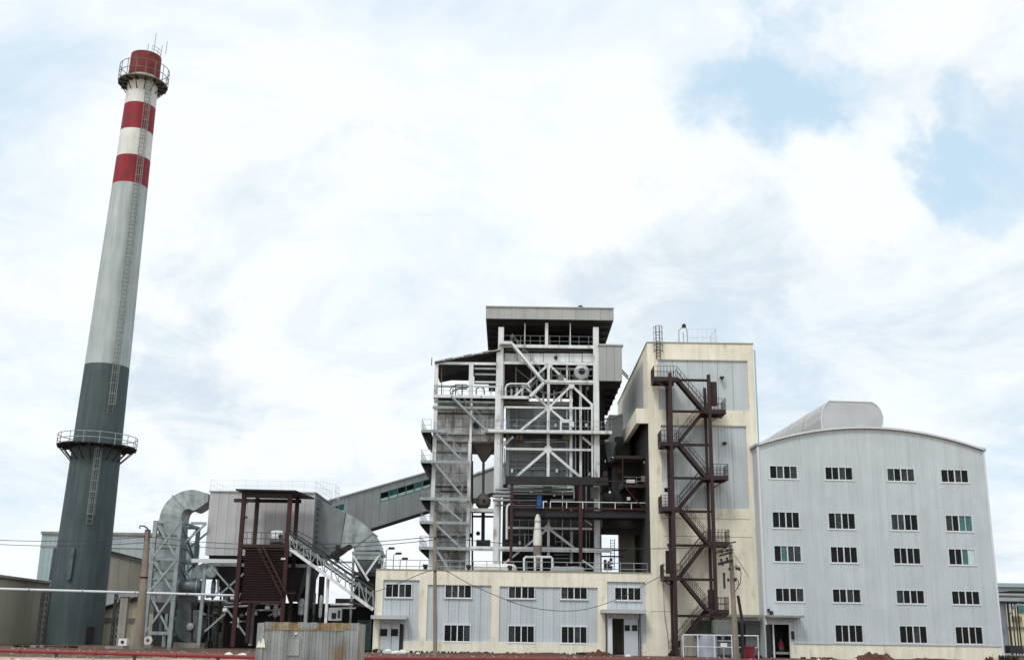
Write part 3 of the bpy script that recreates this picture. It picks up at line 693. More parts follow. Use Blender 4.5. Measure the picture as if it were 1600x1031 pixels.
# boxed roof
xa, xb = P(760, 490, -.8).x, P(958, 490, -.8).x; z0, z1 = P(859, 499, -.8).z, P(859, 481, -.8).z
for k in range(10):
    part('fascia_panel', M['clad_pent'], boil, lambda q: q.ribbed(xa+(xb-xa)*k/10+.008, xa+(xb-xa)*(k+1)/10-.008, z0, z1, [], BY-.8, .25, .03))
part('fascia_cap', M['roof'], boil, lambda q: q.box(xa-.08, xb+.08, BY-.95, BY-.5, z1+.002, z1+.1))
part('roof_slab', M['dark'], boil, lambda q: q.box(xa, xb, BY-.75, BY+13.6, z0+.02, z1-.01))
part('side_fascia', M['clad_pent'], boil, lambda q: (q.box(xa-.05, xa-.005, BY-.74, BY+13.6, z0, z1), q.box(xb+.005, xb+.05, BY-.74, BY+13.6, z0, z1)))
for k in range(6):
    y = BY+.5+k*2.4
    part('roof_purlin', M['black'], boil, lambda q: q.box(xa+.1, xb-.1, y, y+.15, z0-.28, z0+.018))
for px in (787, 822, 857, 893, 930):
    x = P(px, 505).x
    part('roof_rafter', M['black'], boil, lambda q: q.box(x-.08, x+.08, BY+.2, BY+13.4, z0-.55, z0-.29))
part('roof_vent', M['black'], boil, lambda q: q.lathe((P(907,478,1).x, BY+1, z1), [(.12,0),(.12,.35),(.3,.4),(.28,.75),(.1,.85)], 12))
zd = P(859, 541).z
part('back_wall', M['dark'], boil, lambda q: q.box(xa+.1, xb-.1, BY+13.3, BY+13.5, zd-2, z0))  # dark walls here put the shade under the boxed roof into colour
part('roof_wall', M['dark'], boil, lambda q: q.box(P(925,541,9).x, P(925,541,9).x+.1, BY+8, BY+13.2, zd, z0-.3))
K.deck(783, 935, 541, 0, 13.2, rs=1.0)
K.beam(783, 541.5, 935, 541.5, 5, -.1); K.beam(790, 548, 925, 548, 3, 1.5, m='galvst'); K.beam(822, 505, 822, 505.1, 1)
for px in (820, 891): K.col(px, 523, 541, 505, 1.6, .1, ib=False, name='post')
part('railing', M['galvst'], boil, lambda q: q.rail([(P(787,541,6).x,BY+6,zd),(P(930,541,6).x,BY+6,zd)], 1.1, 1.2, .03, (.33,.66)))
# white panel band under the deck
for k in range(7):
    K.box(788+142*k/7+.4, 552, 788+142*(k+1)/7-.4, 566, .4, .6, 'whitef' if k in (3,) else 'white', 'band_panel')
K.beam(786, 568, 932, 568, 4, -.05); K.box(866, 556, 871, 561, .3, .39, 'black', 'vent_hole')
# dark sheets put in for the deep shade behind
K.box(786, 570, 932, 622, 4.5, 4.7, 'dark', 'shade_sheet'); K.box(790, 550, 930, 566, 3, 3.2, 'dark', 'shade_sheet')
K.beam(848, 576, 935, 576, 1.2, 1.0, name='rail'); 
for px in (806, 830, 870, 890, 916): K.col(px, 590, 620, 572, 1.5, 2.5, ib=False, name='post', m='galvst')
K.brace(805, 575, 830, 595, 1.2, 2.4, m='galvst')
# middle deck on the right with drum end
K.deck(850, 934, 596, -.1, 7, rail=False, th=.3); K.beam(850, 596, 936, 596, 4, -.15)
part('railing', M['galvst'], boil, lambda q: q.rail([(P(862,596,-.1).x,BY-.1,P(890,596).z),(P(932,596,-.1).x,BY-.1,P(890,596).z)], 1.2, .9, .025, (.5,)))
c = P(909, 581, .6)
dr = part('steam_drum', M['whitef'], boil, lambda q: q.lathe(c, [(.3,-.22),(.55,-.16),(.78,0),(.8,.4),(.8,6)], 24, 'Y'), smooth=True)
part('manhole', M['black'], dr, lambda q: q.lathe(c+Vector((0,-.24,0)), [(.34,-.05),(.34,.02)], 18, 'Y'))
K.box(872, 585, 880, 594, -.3, 0, 'khaki', 'valve_box')
# braces of the upper bay
K.brace(857, 569, 803, 620); K.brace(857, 569, 884, 594); K.brace(818, 602, 857, 637); K.brace(893, 602, 857, 637); K.brace(893, 602, 928, 635)
K.brace(857, 637, 812, 673); K.brace(857, 637, 893, 667); K.beam(788, 637, 928, 637, 3.2); K.gusset(857, 637, 7); K.gusset(857, 569, 7); K.gusset(893, 603, 5); K.gusset(926, 634, 4); K.gusset(818, 602, 4)
K.beam(790, 568, 792, 568, 1)
# stair from the deck at left up and the angled walkway
fl = thing  # alias kept short below
def kflight(root, x0, y0, x1, y1, dy, w=.9, m='white', thick=4):
    p, q = P(x0, y0, dy), P(x1, y1, dy); a = MB(); b = MB(); c_ = MB()
    for d in (0, w): a.bar(p+Vector((0,d,0)), q+Vector((0,d,0)), .06, M2(thick))
    n = max(4, int(abs(p.z-q.z)/.22))
    for i in range(n+1):
        t = p.lerp(q, i/n); b.box(t.x-.12, t.x+.12, t.y, t.y+w, t.z+.02, t.z+.05)
    for d in (0, w):
        c_.tube([p+Vector((0,d,1.0)), q+Vector((0,d,1.0))], .018, 5)
        for i in range(0, n+1, 3): t = p.lerp(q, i/n); c_.tube([t+Vector((0,d,0)), t+Vector((0,d,1.0))], .02, 5)
    o = a.build('flight', M[m], root); b.build('treads', M['grate'], o); c_.build('handrail', M['galvst'], o); return o
K.beam(781, 535, 800, 535.3, 3.5, -1.1); kflight(boil, 800, 536, 849, 595, -1.1)
K.deck(781, 801, 535, -1.1, -.1, rail=False)
kflight(boil, 828, 619, 850, 597, -1.2)
# deck level two, left wing and boiler
K.deck(678, 828, 619, -.4, 5, rs=1.0); K.beam(678, 620, 828, 620, 4.5, -.45)
part('pipe_loop', M['white'], boil, lambda q: q.tube([P(790,619,-.3), P(790,606,-.3), P(792.5,601,-.3), P(797,599.5,-.3), P(822,599.5,-.3), P(826,602,-.3), P(828,606,-.3)], .1, 8), smooth=True)
for px, h in ((799, 608), (808, 606), (816, 608), (849, 612), (866, 610), (877, 612)): K.col(px, 620, 632, h, 3.2, 1.5, ib=False, name='pipe_stub')
K.beam(788, 630, 895, 630, 6, 1.2, m='khaki', name='header'); K.pipe([(845,600),(845,612),(862,616),(878,612),(884,604)], 3, .8, 'pipegrey')
# boiler casing
nC, nR = 5, 6
for i in range(nC):
    for j in range(nR):
        K.box(790+104*i/nC+.35, 634+112*j/nR+.35, 790+104*(i+1)/nC-.35, 634+112*(j+1)/nR-.35, 3.2+.03*((i+j)%3), 3.6, 'casing', 'casing_panel')
K.box(789, 632, 896, 890, 3.65, 9, 'casing', 'casing_core')
for y in (655, 690, 720, 733): K.beam(792, y, 892, y, 1.8, 3.0, m='galvst', name='stiffener')
for px in (806, 830, 872): K.col(px, 690, 745, 636, 1.6, 3.0, ib=False, name='stiffener', m='galvst')
K.box(895, 600, 945, 745, 5, 5.2, 'black', 'shade_sheet')  # black sheet as shade behind the pipes
for px, w, m in ((900, 3, 'pipegrey'), (914, 3, 'darkpipe'), (919, 2, 'pipegrey'), (886, 2, 'white'), (897,2,'darkpipe')): K.pipe([(px, 745), (px-.3, 640)], w, 1.6, m)
K.box(875, 655, 893, 672, -.05, .2, 'white', 'cable_box'); K.box(878, 660, 889, 671, -.12, -.052, 'dark', 'cable_box_opening')
K.box(893, 659, 897, 667, -.1, .2, 'whitef', 'junction_box')
# long deck three
K.deck(758, 956, 674, -.9, 3.1, rs=1.1); K.beam(756, 674, 956, 674, 4.5, -.95)
K.pipe([(820, 690), (886, 690)], 3, .6, 'pipegrey'); K.beam(782, 690, 790, 690, 2)
K.brace(782, 700, 802, 682); K.brace(910, 683, 930, 700); K.beam(790, 702, 928, 702, 3.6); K.brace(856, 702, 805, 746, 4); K.brace(856, 702, 908, 746, 4); K.gusset(856, 702, 7)
for px in (806, 812, 879, 884): K.box(px, 677, px+5, 687, .5, 1.2, 'khaki', 'spring_hanger')
# brown lower steelwork in front
K.beam(790, 751, 950, 751, 12, -3.2, m='black', d=.5, name='girder'); K.col(799, 820, 893, 757, 4.5, -3.2, m='red'); K.col(907, 820, 893, 757, 5.5, -3.2, m='red')
part('pump_floor_deck', M['dark'], boil, lambda q: q.box(P(790,746,-3.2).x, P(950,746,-3.2).x, BY-3.1, BY-.5, P(850,746,-3.2).z-.15, P(850,746,-3.2).z-.05))
K.beam(797, 794, 1014, 794, 3, -3.1, m='red'); K.beam(800, 786, 860, 786, 1.5, -3, m='red', name='rail')
part('catwalk_railing', M['white'], boil, lambda q: q.rail([(P(860,794,-3.4).x,BY-3.4,P(900,794,-3.4).z),(P(1012,794,-3.4).x,BY-3.4,P(900,794,-3.4).z)], .62, 1.6, .045, ()))
part('catwalk', M['black'], boil, lambda q: q.box(P(798,797,-3.2).x, P(1013,797,-3.2).x, BY-3.0, BY-.3, P(900,799,-3.2).z-.5, P(900,797,-3.2).z))
# pipes of the burner floor
for y, w, m in ((764, 4, 'pipegrey'), (771, 4, 'pipegrey'), (776, 2.5, 'darkpipe'), (781, 3, 'pipegrey'), (789, 2.5, 'pipegrey')): K.pipe([(774, y), (838 if y > 775 else 895, y+.5)], w, -1, m)
for y in (769, 775, 781): K.pipe([(770, y), (802, y+.3)], 4.5, -1.6, 'pipegrey', 'lagged_pipe')
K.box(793, 757, 895, 768, 1.5, 2, 'galvst', 'windbox'); K.box(848, 759, 862, 768, 1.3, 1.49, 'dark', 'burner_opening'); K.box(886, 757, 897, 768, 1.2, 1.4, 'whitef', 'panel_plate'); K.box(923, 761, 935, 779, -.3, .1, 'galvst', 'column_cladding')
K.pipe([(792, 842), (792, 796), (793, 790), (797, 787.5), (803, 787)], 4, -2.6, 'whitef', 'vent_pipe'); K.pipe([(860,781),(897,781)], 3, -1.4, 'pipegrey'); K.pipe([(897,779),(897,764)], 2.4, -1.4, 'white')
K.box(785, 757, 935, 893, 2.6, 2.8, 'black', 'shade_sheet')  # black sheet in place of deep shade behind the burner floor
K.beam(790, 825, 925, 825, 3.2); K.brace(857, 825, 900, 858, 3.5); K.brace(857, 825, 783, 884, 3); K.gusset(856, 825, 6); K.brace(906, 806, 925, 820, 2.4)
K.brace(905, 872, 930, 888, 2.5)
for px in (820, 878): K.col(px, 845, 857, 832, 1.4, .6, ib=False, m='galvst', name='post')
K.deck(672, 956, 857, -.5, 2.4, rail=False, th=.25); K.beam(735, 856.5, 956, 856.5, 4, -.55)
for y, x0, x1 in ((866, 866, 896), (872, 866, 894), (835, 800, 850), (812, 802, 848), (846, 868, 892)): K.pipe([(x0, y), (x1, y)], 1.8, .8, 'pipegrey')
K.pipe([(893, 880), (893, 850), (893.5, 830)], 5, .3, 'galvst', 'silencer'); K.pipe([(892,800),(892,842)], 3, .6, 'casing')
for px, y0, y1, w, m_ in ((812,800,856,1.6,'pipegrey'),(826,800,856,1.2,'galvst'),(868,800,850,1.4,'pipegrey'),(879,768,850,1.6,'white'),(916,760,890,2,'galvst'),(921,800,890,1.4,'pipegrey'),(788,700,745,1.6,'pipegrey'),(899,640,740,1.4,'white')): K.pipe([(px,y0),(px,y1)], w, 1.0, m_)
for px, py in ((790,596),(840,585),(918,606),(804,664),(868,664),(916,664),(800,735),(870,735),(812,848),(884,848),(830,770),(866,772),(812,783),(921,740),(925,700),(786,655)): K.box(px-1.6, py-2.6, px+1.6, py+2.6, .7, 1.1, random.choice(['khaki','galvst','dark','whitef']), 'junction_box')
for pts in ([(783,530),(770,560),(766,616)], [(934,545),(940,600),(936,655)], [(800,600),(840,604),(880,600)], [(790,676),(830,681),(890,678)], [(800,757),(840,762),(905,758)]): K.pipe(pts, .9, .4, 'wire', 'cable', 6)
# small blue feed motor and the white tapered shaft beneath it
bm_ = thing('blue_motor', 'small bright blue motor on the brown catwalk of the boiler frame', 'motor', P(843, 790, -3.4))
c = P(843, 784, -3.4)
part('motor_body', M['blue'], bm_, lambda q: (q.lathe(c+Vector((0,0,-.45)), [(.2,0),(.28,.08),(.28,.75),(.2,.85)], 12), q.box(c.x-.3, c.x+.3, c.y-.3, c.y+.3, c.z-.62, c.z-.46)))
part('motor_fan_cover', M['blue'], bm_, lambda q: q.lathe(c+Vector((0,0,.41)), [(.3,0),(.3,.12),(.1,.2)], 12)); part('motor_bracket', M['whitef'], bm_, lambda q: (q.box(c.x+.32, c.x+.42, c.y-.1, c.y+.1, c.z-.6, c.z+.1), q.box(c.x+.42, c.x+.75, c.y-.1, c.y+.1, c.z, c.z+.1)))
wsx = thing('wrapped_shaft', 'white wrapped tapering shaft standing in the middle of the boiler base', 'wrapped shaft', P(842, 868, -2.8))
a, b, c, d = P(842, 803, -2.8), P(840, 842, -2.8), P(840, 852, -2.8), P(840, 868, -2.8)
part('white_wrapping', M['sack'], wsx, lambda q: q.lathe((b.x,b.y,0), [(.42,c.z),(.44,b.z),(.40,b.z+.6),(.32,(a.z+b.z)/2),(.27,a.z-.1),(.2,a.z)], 12), smooth=True)
part('khaki_base', M['khaki'], wsx, lambda q: q.lathe((b.x,b.y,0), [(.36,d.z-1),(.40,d.z),(.43,c.z-.02)], 12))
for y in (815, 827): part('tie_band', M['galvst'], wsx, lambda q: q.lathe((b.x,b.y,P(841,y,-2.8).z), [(.37,0),(.37,.08)], 12))
# inverted U pipes on the block roof
up = thing('vent_pipe_rack', 'white inverted-U pipes standing on the low block roof at the middle', 'pipes', P(841, 890, -4.2))
for x0, x1, y in ((819, 863, 870), (836, 846, 869)):
    part('bent_pipe', M['white'], up, lambda q: q.tube([P(x0,891,-4.2), P(x0,y+2,-4.2), P(x0+2,y,-4.2), P(x1-2,y,-4.2), P(x1,y+2,-4.2), P(x1,891,-4.2)], .11, 8), smooth=True)
tz0 = bz1 - .15
for nm, x0, x1, r, lab in (('steam_header', 742, 805, .45, 'pale fabric wrapped horizontal vessel on the low block roof, left one'), ('steam_header', 862, 912, .38, 'dull grey horizontal vessel on the low block roof right of the U pipes')):
    a, b = P(x0, 886, -4), P(x1, 886, -4); t_ = thing(nm, lab, 'vessel', (a.x, a.y, tz0), 'vessels on the block roof')
    part('shell', M['sack'] if x0 < 800 else M['pipegrey'], t_, lambda q: q.lathe((a.x,a.y,tz0+r+.1), [(.1,-.15),(r*.8,0),(r,.2)]+[(r*(1+.06*random.uniform(-1,1)), .2+(b.x-a.x-.4)*k/8) for k in range(1,8)]+[(r,b.x-a.x-.2),(r*.8,b.x-a.x),(.1,b.x-a.x+.15)], 16, 'X'), smooth=True)
    for f in (.2, .8): part('saddle', M['black'], t_, lambda q: q.box(a.x+(b.x-a.x)*f-.1, a.x+(b.x-a.x)*f+.1, a.y-r*.8, a.y+r*.8, tz0, tz0+.35))
for px, py in ((590, 882), (664, 880), (732, 885), (797, 886)):
    c = V(px, py+4, 105.4)
    tag(part('gooseneck_vent', M['black'], None, lambda q: (q.box(c.x-.18, c.x+.18, 105.9, 106.3, tz0, tz0+.5), q.box(c.x-.25, c.x+.2, 105.85, 106.35, tz0+.52, tz0+.75))), {590:'small black vent at the left end of the low block roof', 664:'small black vent on the low block roof left of the wooden pole', 732:'small black vent on the low block roof beneath the lagged tower', 797:'small black vent on the low block roof beside the brown post'}[px], 'vent', 'black vents along the block roof edge')

for i_, (px, py, lab) in enumerate(((611, 858, 'tallest small yard lamp behind the left end of the low block roof'), (622, 866, 'middle small yard lamp behind the left end of the low block roof'), (632, 874, 'shortest small yard lamp behind the left end of the low block roof'))):
    c = V(px, py, 114+3*i_); t_ = thing('yard_lamp', lab, 'lamp', (c.x-.45, c.y, 0), 'yard lamps behind the low block')
    part('lamp_post', M['galvst'], t_, lambda q: q.tube([(c.x-.45,c.y,-.1),(c.x-.45,c.y,c.z-.1),(c.x-.3,c.y,c.z+.05),(c.x,c.y,c.z+.12)], .05, 6)); part('lamp_head', M['black'], t_, lambda q: q.box(c.x-.25,c.x+.35,c.y-.16,c.y+.16,c.z,c.z+.22))
# corridor box on the right of the frame
cor = thing('coal_feed_corridor', 'grey clad corridor box projecting from the top right of the boiler frame', 'corridor', P(954, 596, -.5))
KC = Kit(cor, 'clad_side')
xa2, xb2 = P(936, 568, -.5).x, P(972, 568, -.5).x; z02, z12 = P(954, 595, -.5).z, P(954, 540, -.5).z
for k in range(3): part('cladding_panel', M['clad_side'], cor, lambda q: q.ribbed(xa2+(xb2-xa2)*k/3+.01, xa2+(xb2-xa2)*(k+1)/3-.01, z02, z12, [], BY-.5, .3, .03))
part('floor_soffit', M['dark'], cor, lambda q: q.box(xa2, xb2, BY-.4, BY+18, z02+.01, z02+.3))
part('roof', M['roof'], cor, lambda q: q.box(xa2-.1, xb2+.15, BY-.65, BY+18, z12+.002, z12+.14))
part('side_wall', M['clad_side'], cor, lambda q: (q.box(xa2, xa2+.08, BY-.45, BY+18, z02+.302, z12), q.box(xb2-.08, xb2, BY-.45, BY+18, z02+.302, z12)))
for k in range(6): part('floor_beam', M['black'], cor, lambda q: q.box(xa2+.05, xb2-.05, BY+1+k*3, BY+1.2+k*3, z02-.35, z02+.005))
part('support_column', M['white'], cor, lambda q: q.ibeam((xb2-1.2,BY+15,0),(xb2-1.2,BY+15,z02-.4),.4,.4))
part('link_pipes', M['pipegrey'], cor, lambda q: (q.tube([P(972,578,2),P(986,578,2)+Vector((0,3,0))],.08,6), q.tube([P(972,582,2),P(986,582,2)+Vector((0,3,0))],.08,6)))

# ---------------- bunker bay between frame and tower
bay = thing('coal_bunker_bay', 'dark brown steel coal bunker bay between the boiler frame and the cream tower', 'coal bunker', (P(978,890,3).x, BY, 0))
KB = Kit(bay, 'redst')
KB.box(958, 716, 1012, 790, 0, 4, 'black', 'bunker_body'); KB.box(942, 770, 1012, 826, .5, 3.4, 'black', 'bunker_body')  # black boxes fill in the dark of the shaded bay
KB.box(940, 722, 1016, 770, 4, 9, 'black', 'bunker_body'); KB.box(938, 770, 1016, 826, 3.5, 9, 'black', 'bunker_body')
KB.box(952, 648, 974, 700, 6, 12, 'clad_gal', 'chute_housing'); KB.beam(938, 657, 975, 646, 2, 5.9, m='white', level=False)
q_ = [P(942,718,3).x, P(962,718,3).x]
part('chute', M['darkpipe'], bay, lambda q: q.frust((P(950,722,3).x, P(954,722,3).x, BY+3, BY+5, P(950,722,3).z), (P(944,690,3).x, P(964,690,3).x, BY+3, BY+6, P(950,690,3).z)))
KB.box(962, 682, 985, 712, 5, 8, 'dark', 'hopper_body'); KB.box(975, 700, 1016, 722, 7, 9, 'black', 'bunker_screen')
KB.deck(962, 1015, 713, -4, 4, 'redst', rail=False); KB.deck(975, 1015, 758, -4, 4, 'redst', rail=True, rh=.8); KB.deck(930, 1014, 826, 1, 6, 'black', rail=False, th=.6)
KB.pipe([(973, 715), (973, 754), (981, 766), (1016, 806)], 2, -4.2, 'red')
KB.beam(930, 752, 972, 751, 1.6, -3.4); KB.col(957, 765, 830, 715, 4, 2); KB.col(1003, 765, 830, 715, 4, 2)
KB.box(972, 830, 992, 893, 4, 8, 'olive2', 'concrete_leg'); KB.box(992, 826, 1015, 893, 5, 5.3, 'olive2', 'rear_wall')
KB.beam(938, 832, 975, 832, 5, 5, m='black'); KB.beam(940, 859, 978, 859, 2, 2, m='dark'); KB.beam(940, 869, 975, 869, 2, 2, m='dark')
KB.box(979, 749, 992, 754, -3.6, -3.2, 'sack', 'white_bundle'); KB.box(980, 776, 985, 781, -3.6, -3.3, 'sack', 'white_bundle')
KB.box(1002, 743, 1013, 752, -3.4, -3.2, 'khaki', 'valve_rack')
for px, py in ((1007, 722), (953, 769)): 
    c = P(px, py, -3.5); part('lamp_globe', M['whitef'], bay, lambda q: q.lathe(c, [(.03,-.14),(.13,-.05),(.13,.06),(.04,.14)], 10))
    part('lamp_stem', M['black'], bay, lambda q: q.tube([c+Vector((0,0,.13)), c+Vector((0,0,.5)), c+Vector((0,.6,.6))], .03, 5))
for px, py in ((968, 735), (990, 768), (1005, 790), (946, 740)): KB.box(px-3, py-4, px+3, py+4, -2, -1.5, 'red', 'valve_block')
part('ladder', M['galvst'], bay, lambda q: ([q.tube([P(x,890,2), P(x+.3,842,2)], .04, 5) for x in (954, 960)], [q.tube([P(954,y,2), P(960,y,2)], .025, 5) for y in range(844, 890, 4)]))
gd = thing('black_pump_set', 'black pump set with stacked valve wheels on the low block roof near the tower', 'pump', V(951, 891, 106.5))
for x0, y0, x1, y1 in ((944, 884, 957, 890), (944, 874, 948, 883.5), (950, 876, 953, 883.5), (954, 878, 958, 881), (953, 872, 957, 876)):
    a, b = V(x0, y1, 106.5), V(x1, y0, 106.5); part('pump_block', M['black'], gd, lambda q: q.box(a.x, b.x, 106.5, 107, a.z, b.z))

# ---------------- conveyor bunker hopper under the lagged duct
hop = thing('ash_hopper', 'brown grey pyramid hopper and down pipe between lagged tower and boiler frame', 'hopper', P(755, 860, 3))
KH = Kit(hop, 'khaki')
z1_, z0_ = P(756,694,2).z, P(756,718,2).z; xc = P(755,718,2).x
part('pyramid', M['khaki'], hop, lambda q: q.frust((xc-.2, xc+.2, BY+3.1, BY+3.5, z0_), (P(739,694,2).x, P(774,694,2).x, BY+2, BY+4.8, z1_)))
KH.pipe([(755.5, 718), (755, 776)], 4.5, 3.2, 'khaki', 'down_pipe'); c = P(755, 783, 3.2)
part('valve_body', M['khaki'], hop, lambda q: (q.lathe(c, [(.3,-.9),(.75,-.4),(.8,.2),(.45,.6),(.3,.8)], 12), q.box(c.x-1.0, c.x-.5, c.y-.3, c.y+.3, c.z-.2, c.z+.3)))
part('inspection_cover', M['black'], hop, lambda q: q.lathe(c+Vector((.1,-.86,-.05)), [(.17,0),(.17,.1)], 12, 'Y'))
KH.pipe([(755, 795), (754.5, 858)], 6, 3.2, 'dark', 'down_pipe'); KH.box(744, 843, 766, 855, 2.7, 3.7, 'dark', 'valve_block')
for x, y in ((747, 833), (736, 836)):
    c = P(x, y, 3); part('hand_wheel', M['black'], hop, lambda q: q.lathe(c, [(.22,-.04),(.22,.04)], 12, 'Y'))
KH.deck(733, 776, 795, 1.5, 5, 'white', rail=False, th=.3); KH.pipe([(738, 720), (738, 890)], 3, 3, 'dark')
KH.brace(739, 795, 733, 778, 2.5, 1.6, m='white'); KH.box(737, 805, 776, 808, 6, 6.2, 'dark', 'cross_beam'); KH.beam(737, 857, 770, 857, 3, 3, m='dark')

# ================================================================== lagged flue tower
flu = thing('lagged_flue_tower', 'tall grey lagged flue tower ringed by platforms and stairs, left of boiler frame', 'flue tower', P(706, 890, 4))
KF = Kit(flu)
cols_, rws = 4, 13
for i in range(cols_):
    for j in range(rws):
        y0 = 692+(893-692)*j/rws; y1 = 692+(893-692)*(j+1)/rws; sh = -(((y0+y1)/2-690)*.028)
        KF.box(679+sh+54*i/cols_+.25, y0+.3, 679+sh+54*(i+1)/cols_-.25, y1-.3, .8+random.uniform(-.05,.06), 1.5, 'lag', 'lagging_panel')
for i in range(7):
    for j in range(5):
        KF.box(682+96*i/7+.25, 628+64*j/5+.3, 682+96*(i+1)/7-.25, 628+64*(j+1)/5-.3, .8+random.uniform(-.05,.06), 1.5, 'lag', 'lagging_panel')
KF.box(681, 627, 778, 692, 1.52, 9, 'lag', 'duct_core'); KF.box(677, 692.5, 731, 1005, 1.52, 9, 'lag', 'duct_core')
c = P(744.5, 664, .65); part('round_opening', M['black'], flu, lambda q: q.lathe(c, [(.36,0),(.36,.2)], 18, 'Y')); part('opening_rim', M['galvst'], flu, lambda q: q.lathe(c+Vector((0,.02,0)), [(.38,0),(.43,0),(.43,.2),(.38,.2)], 18, 'Y', caps=False))
for y, m in ((636, 'galvst'), (646, 'dark'), (678, 'galvst'), (690, 'khaki'), (705, 'galvst'), (760, 'dark'), (767, 'dark'), (800, 'galvst'), (838, 'dark'), (878, 'galvst')):
    KF.beam(680 - (y-690)*.028, y, (776 if y < 692 else 732 - (y-690)*.02), y, 2.0 if m != 'dark' else 1.6, .62, m=m, name='stiffener')
for px, pm, y0, y1, w in ((676, 790, 893, 622, 6), (732, 790, 893, 690, 5), (736, 655, 692, 620, 3.5), (681.5, 595, 619, 567, 6), (736, 593, 619, 567, 7), (777, 595, 640, 550, 4)):
    KF.col(px, pm, y0, y1, w, -.1 if w < 5 else 0)
KF.col(674, 790, 893, 672, 3, 8); KF.col(681, 593, 619, 567, 5, 8); KF.col(735, 593, 619, 567, 5, 8)
KF.beam(682, 568, 780, 568, 4, -.05); KF.beam(678, 628, 780, 628, 3.5, -.1, m='galvst'); KF.beam(676, 637, 782, 637, 4, -.2, m='galvst')
# top shelter roof
e0, e1 = P(679, 568, -.3), P(782, 549, -.3)
def shel(q):
    v = []
    for y in (BY-.3, BY+8.7):
        v += [(e0.x,y,e0.z),(e1.x,y,e1.z),(e1.x,y,e1.z+.12),(e0.x,y,e0.z+.12)]
    q.add(v, [(0,1,2,3),(4,7,6,5),(0,4,5,1),(1,5,6,2),(2,6,7,3),(3,7,4,0)])
part('shelter_roof', M['dark'], flu, shel)
for k in range(7):
    a, b = e0.lerp(e1, k/7), e0.lerp(e1, (k+1)/7); part('roof_sheet', M['galv'], flu, lambda q: q.bar(a+Vector((.02,-.12,.15+.05*(k%2))), b+Vector((-.02,-.12,.15+.05*(k%2))), .3, .12))
part('ridge_rod', M['black'], flu, lambda q: q.tube([e0+Vector((-.3,0,-.2)), e0+Vector((-.3,0,.6))], .05, 6))
KF.beam(736, 549, 736, 567, 2, -.1) if 0 else None
for y in (576, 585, 597, 604): KF.beam(741, y, 778, y, 2.6, .3, m='white' if y != 585 else 'galvst', name='louvre_bar')
KF.box(741, 574, 779, 600, 3, 3.1, 'dark', 'shade_sheet'); KF.box(687, 574, 733, 594, 6.5, 6.6, 'dark', 'shade_sheet'); KF.beam(741, 568, 741, 568.1, 1)  # dark sheets give the shade behind the louvres as colour
KF.pipe([(690, 572), (690, 618)], 1.6, 1, 'khaki'); KF.beam(683, 604, 735, 604, 1.5, 5, m='dark')
KF.pipe([(704,617),(703,609),(707,603),(714,601),(729,601),(732,604)], 1.6, 1.2, 'dark'); KF.pipe([(706,616),(708,611),(716,607),(730,607)], 3, 2, 'galvst'); KF.pipe([(744,616),(744,608),(750,604),(756,607),(757,616)], 2.4, 1.5, 'pipegrey')
for x in (712, 722): KF.col(x, 610, 619, 600, 1.6, 1.8, ib=False, m='black', name='valve_stem')
# ring platforms with their stairs
levels = [672, 720, 778, 815, 855]
for k, y in enumerate(levels):
    xl = 659 - k*.9
    xa, xb, z = KF.deck(xl, 734 if k else 700, y, -1.2, -.05, 'galvst', rail=False, th=.22)
    x2 = P(677, y, -1.2).x
    part('side_deck', M['grate'], flu, lambda q: q.box(xa, x2-.3, BY-.05, BY+9, z-.06, z)); part('side_edge', M['galvst'], flu, lambda q: q.box(xa-.06, xa, BY-.04, BY+9, z-.25, z+.06))
    part('railing', M['galvst'], flu, lambda q: q.rail([(xa+.95,BY-1.2,z),(xa,BY-1.2,z),(xa,BY+9,z)], 1.1, 1.0, .02, (.5,)))
    for j in range(4):
        yy = BY+.3+j*2.8
        part('bracket', M['dark'], flu, lambda q: q.prism([(xa,z-.26),(x2-.32,z-.26),(x2-.32,z-1.25)], yy, yy+.08))
    part('side_soffit', M['dark'], flu, lambda q: q.add([(xa,BY,z-.28),(x2-.31,BY,z-1.2),(x2-.31,BY+9,z-1.2),(xa,BY+9,z-.28)], [(0,1,2,3)]))
for x0, y0, x1, y1 in ((706,619,761,673),(678,673,722,719),(677,720,724,777),(681,779,722,814),(678,816,719,854),(681,857,703,892)):
    kflight(flu, x0, y0, x1, y1, -1.15, .8, 'galvst', 3)

# ================================================================== chimney
CY = 124.0
chx = (X(119, 990, CY) + X(163.5, 560, CY) + X(204, 270, CY) + X(230, 85, CY)) / 4
def depth(x, y, z): return (Vector((x, y, z)) - CAM).dot(FWD)
zt_ = Z(230, 77, CY-2)
r0 = 44 * depth(chx, CY, 0) / F_PX; r1 = 21.5 * depth(chx, CY, zt_) / F_PX
def cr_(z): return r0 + (r1-r0) * z / zt_
def cz(px, py): z = Z(px, py, CY-2.5); return Z(px, py, CY-cr_(z))
ch = thing('chimney', 'tall tapering chimney, dark grey below, pale grey, red and white bands above', 'chimney', (chx, CY, 0))
lv = [0, cz(163, 566), cz(203, 283), cz(209, 240), cz(215, 199), cz(220, 158), cz(226, 112), zt_]
mats_ = ['chd', 'chl', 'chr', 'chw', 'chr', 'chw', 'chr2']
nm_ = ['dark_grey_shaft', 'pale_grey_shaft', 'red_band', 'white_band', 'red_band', 'white_band', 'red_cap']
for a, b, m_, n_ in zip(lv, lv[1:], mats_, nm_):
    k = max(1, int((b-a)/2.2)); ex = .10 if m_ == 'chr2' else 0
    prof = [(cr_(a+(b-a)*i/k)+ex, a+(b-a)*i/k) for i in range(k+1)]
    if m_ == 'chr2': prof += [(prof[-1][0]-.5, b), (prof[-1][0]-.5, b-3)]
    part(n_, M[m_], ch, lambda q: q.lathe((chx, CY, 0), prof, 48, caps=(m_ == 'chr2')), smooth=True)
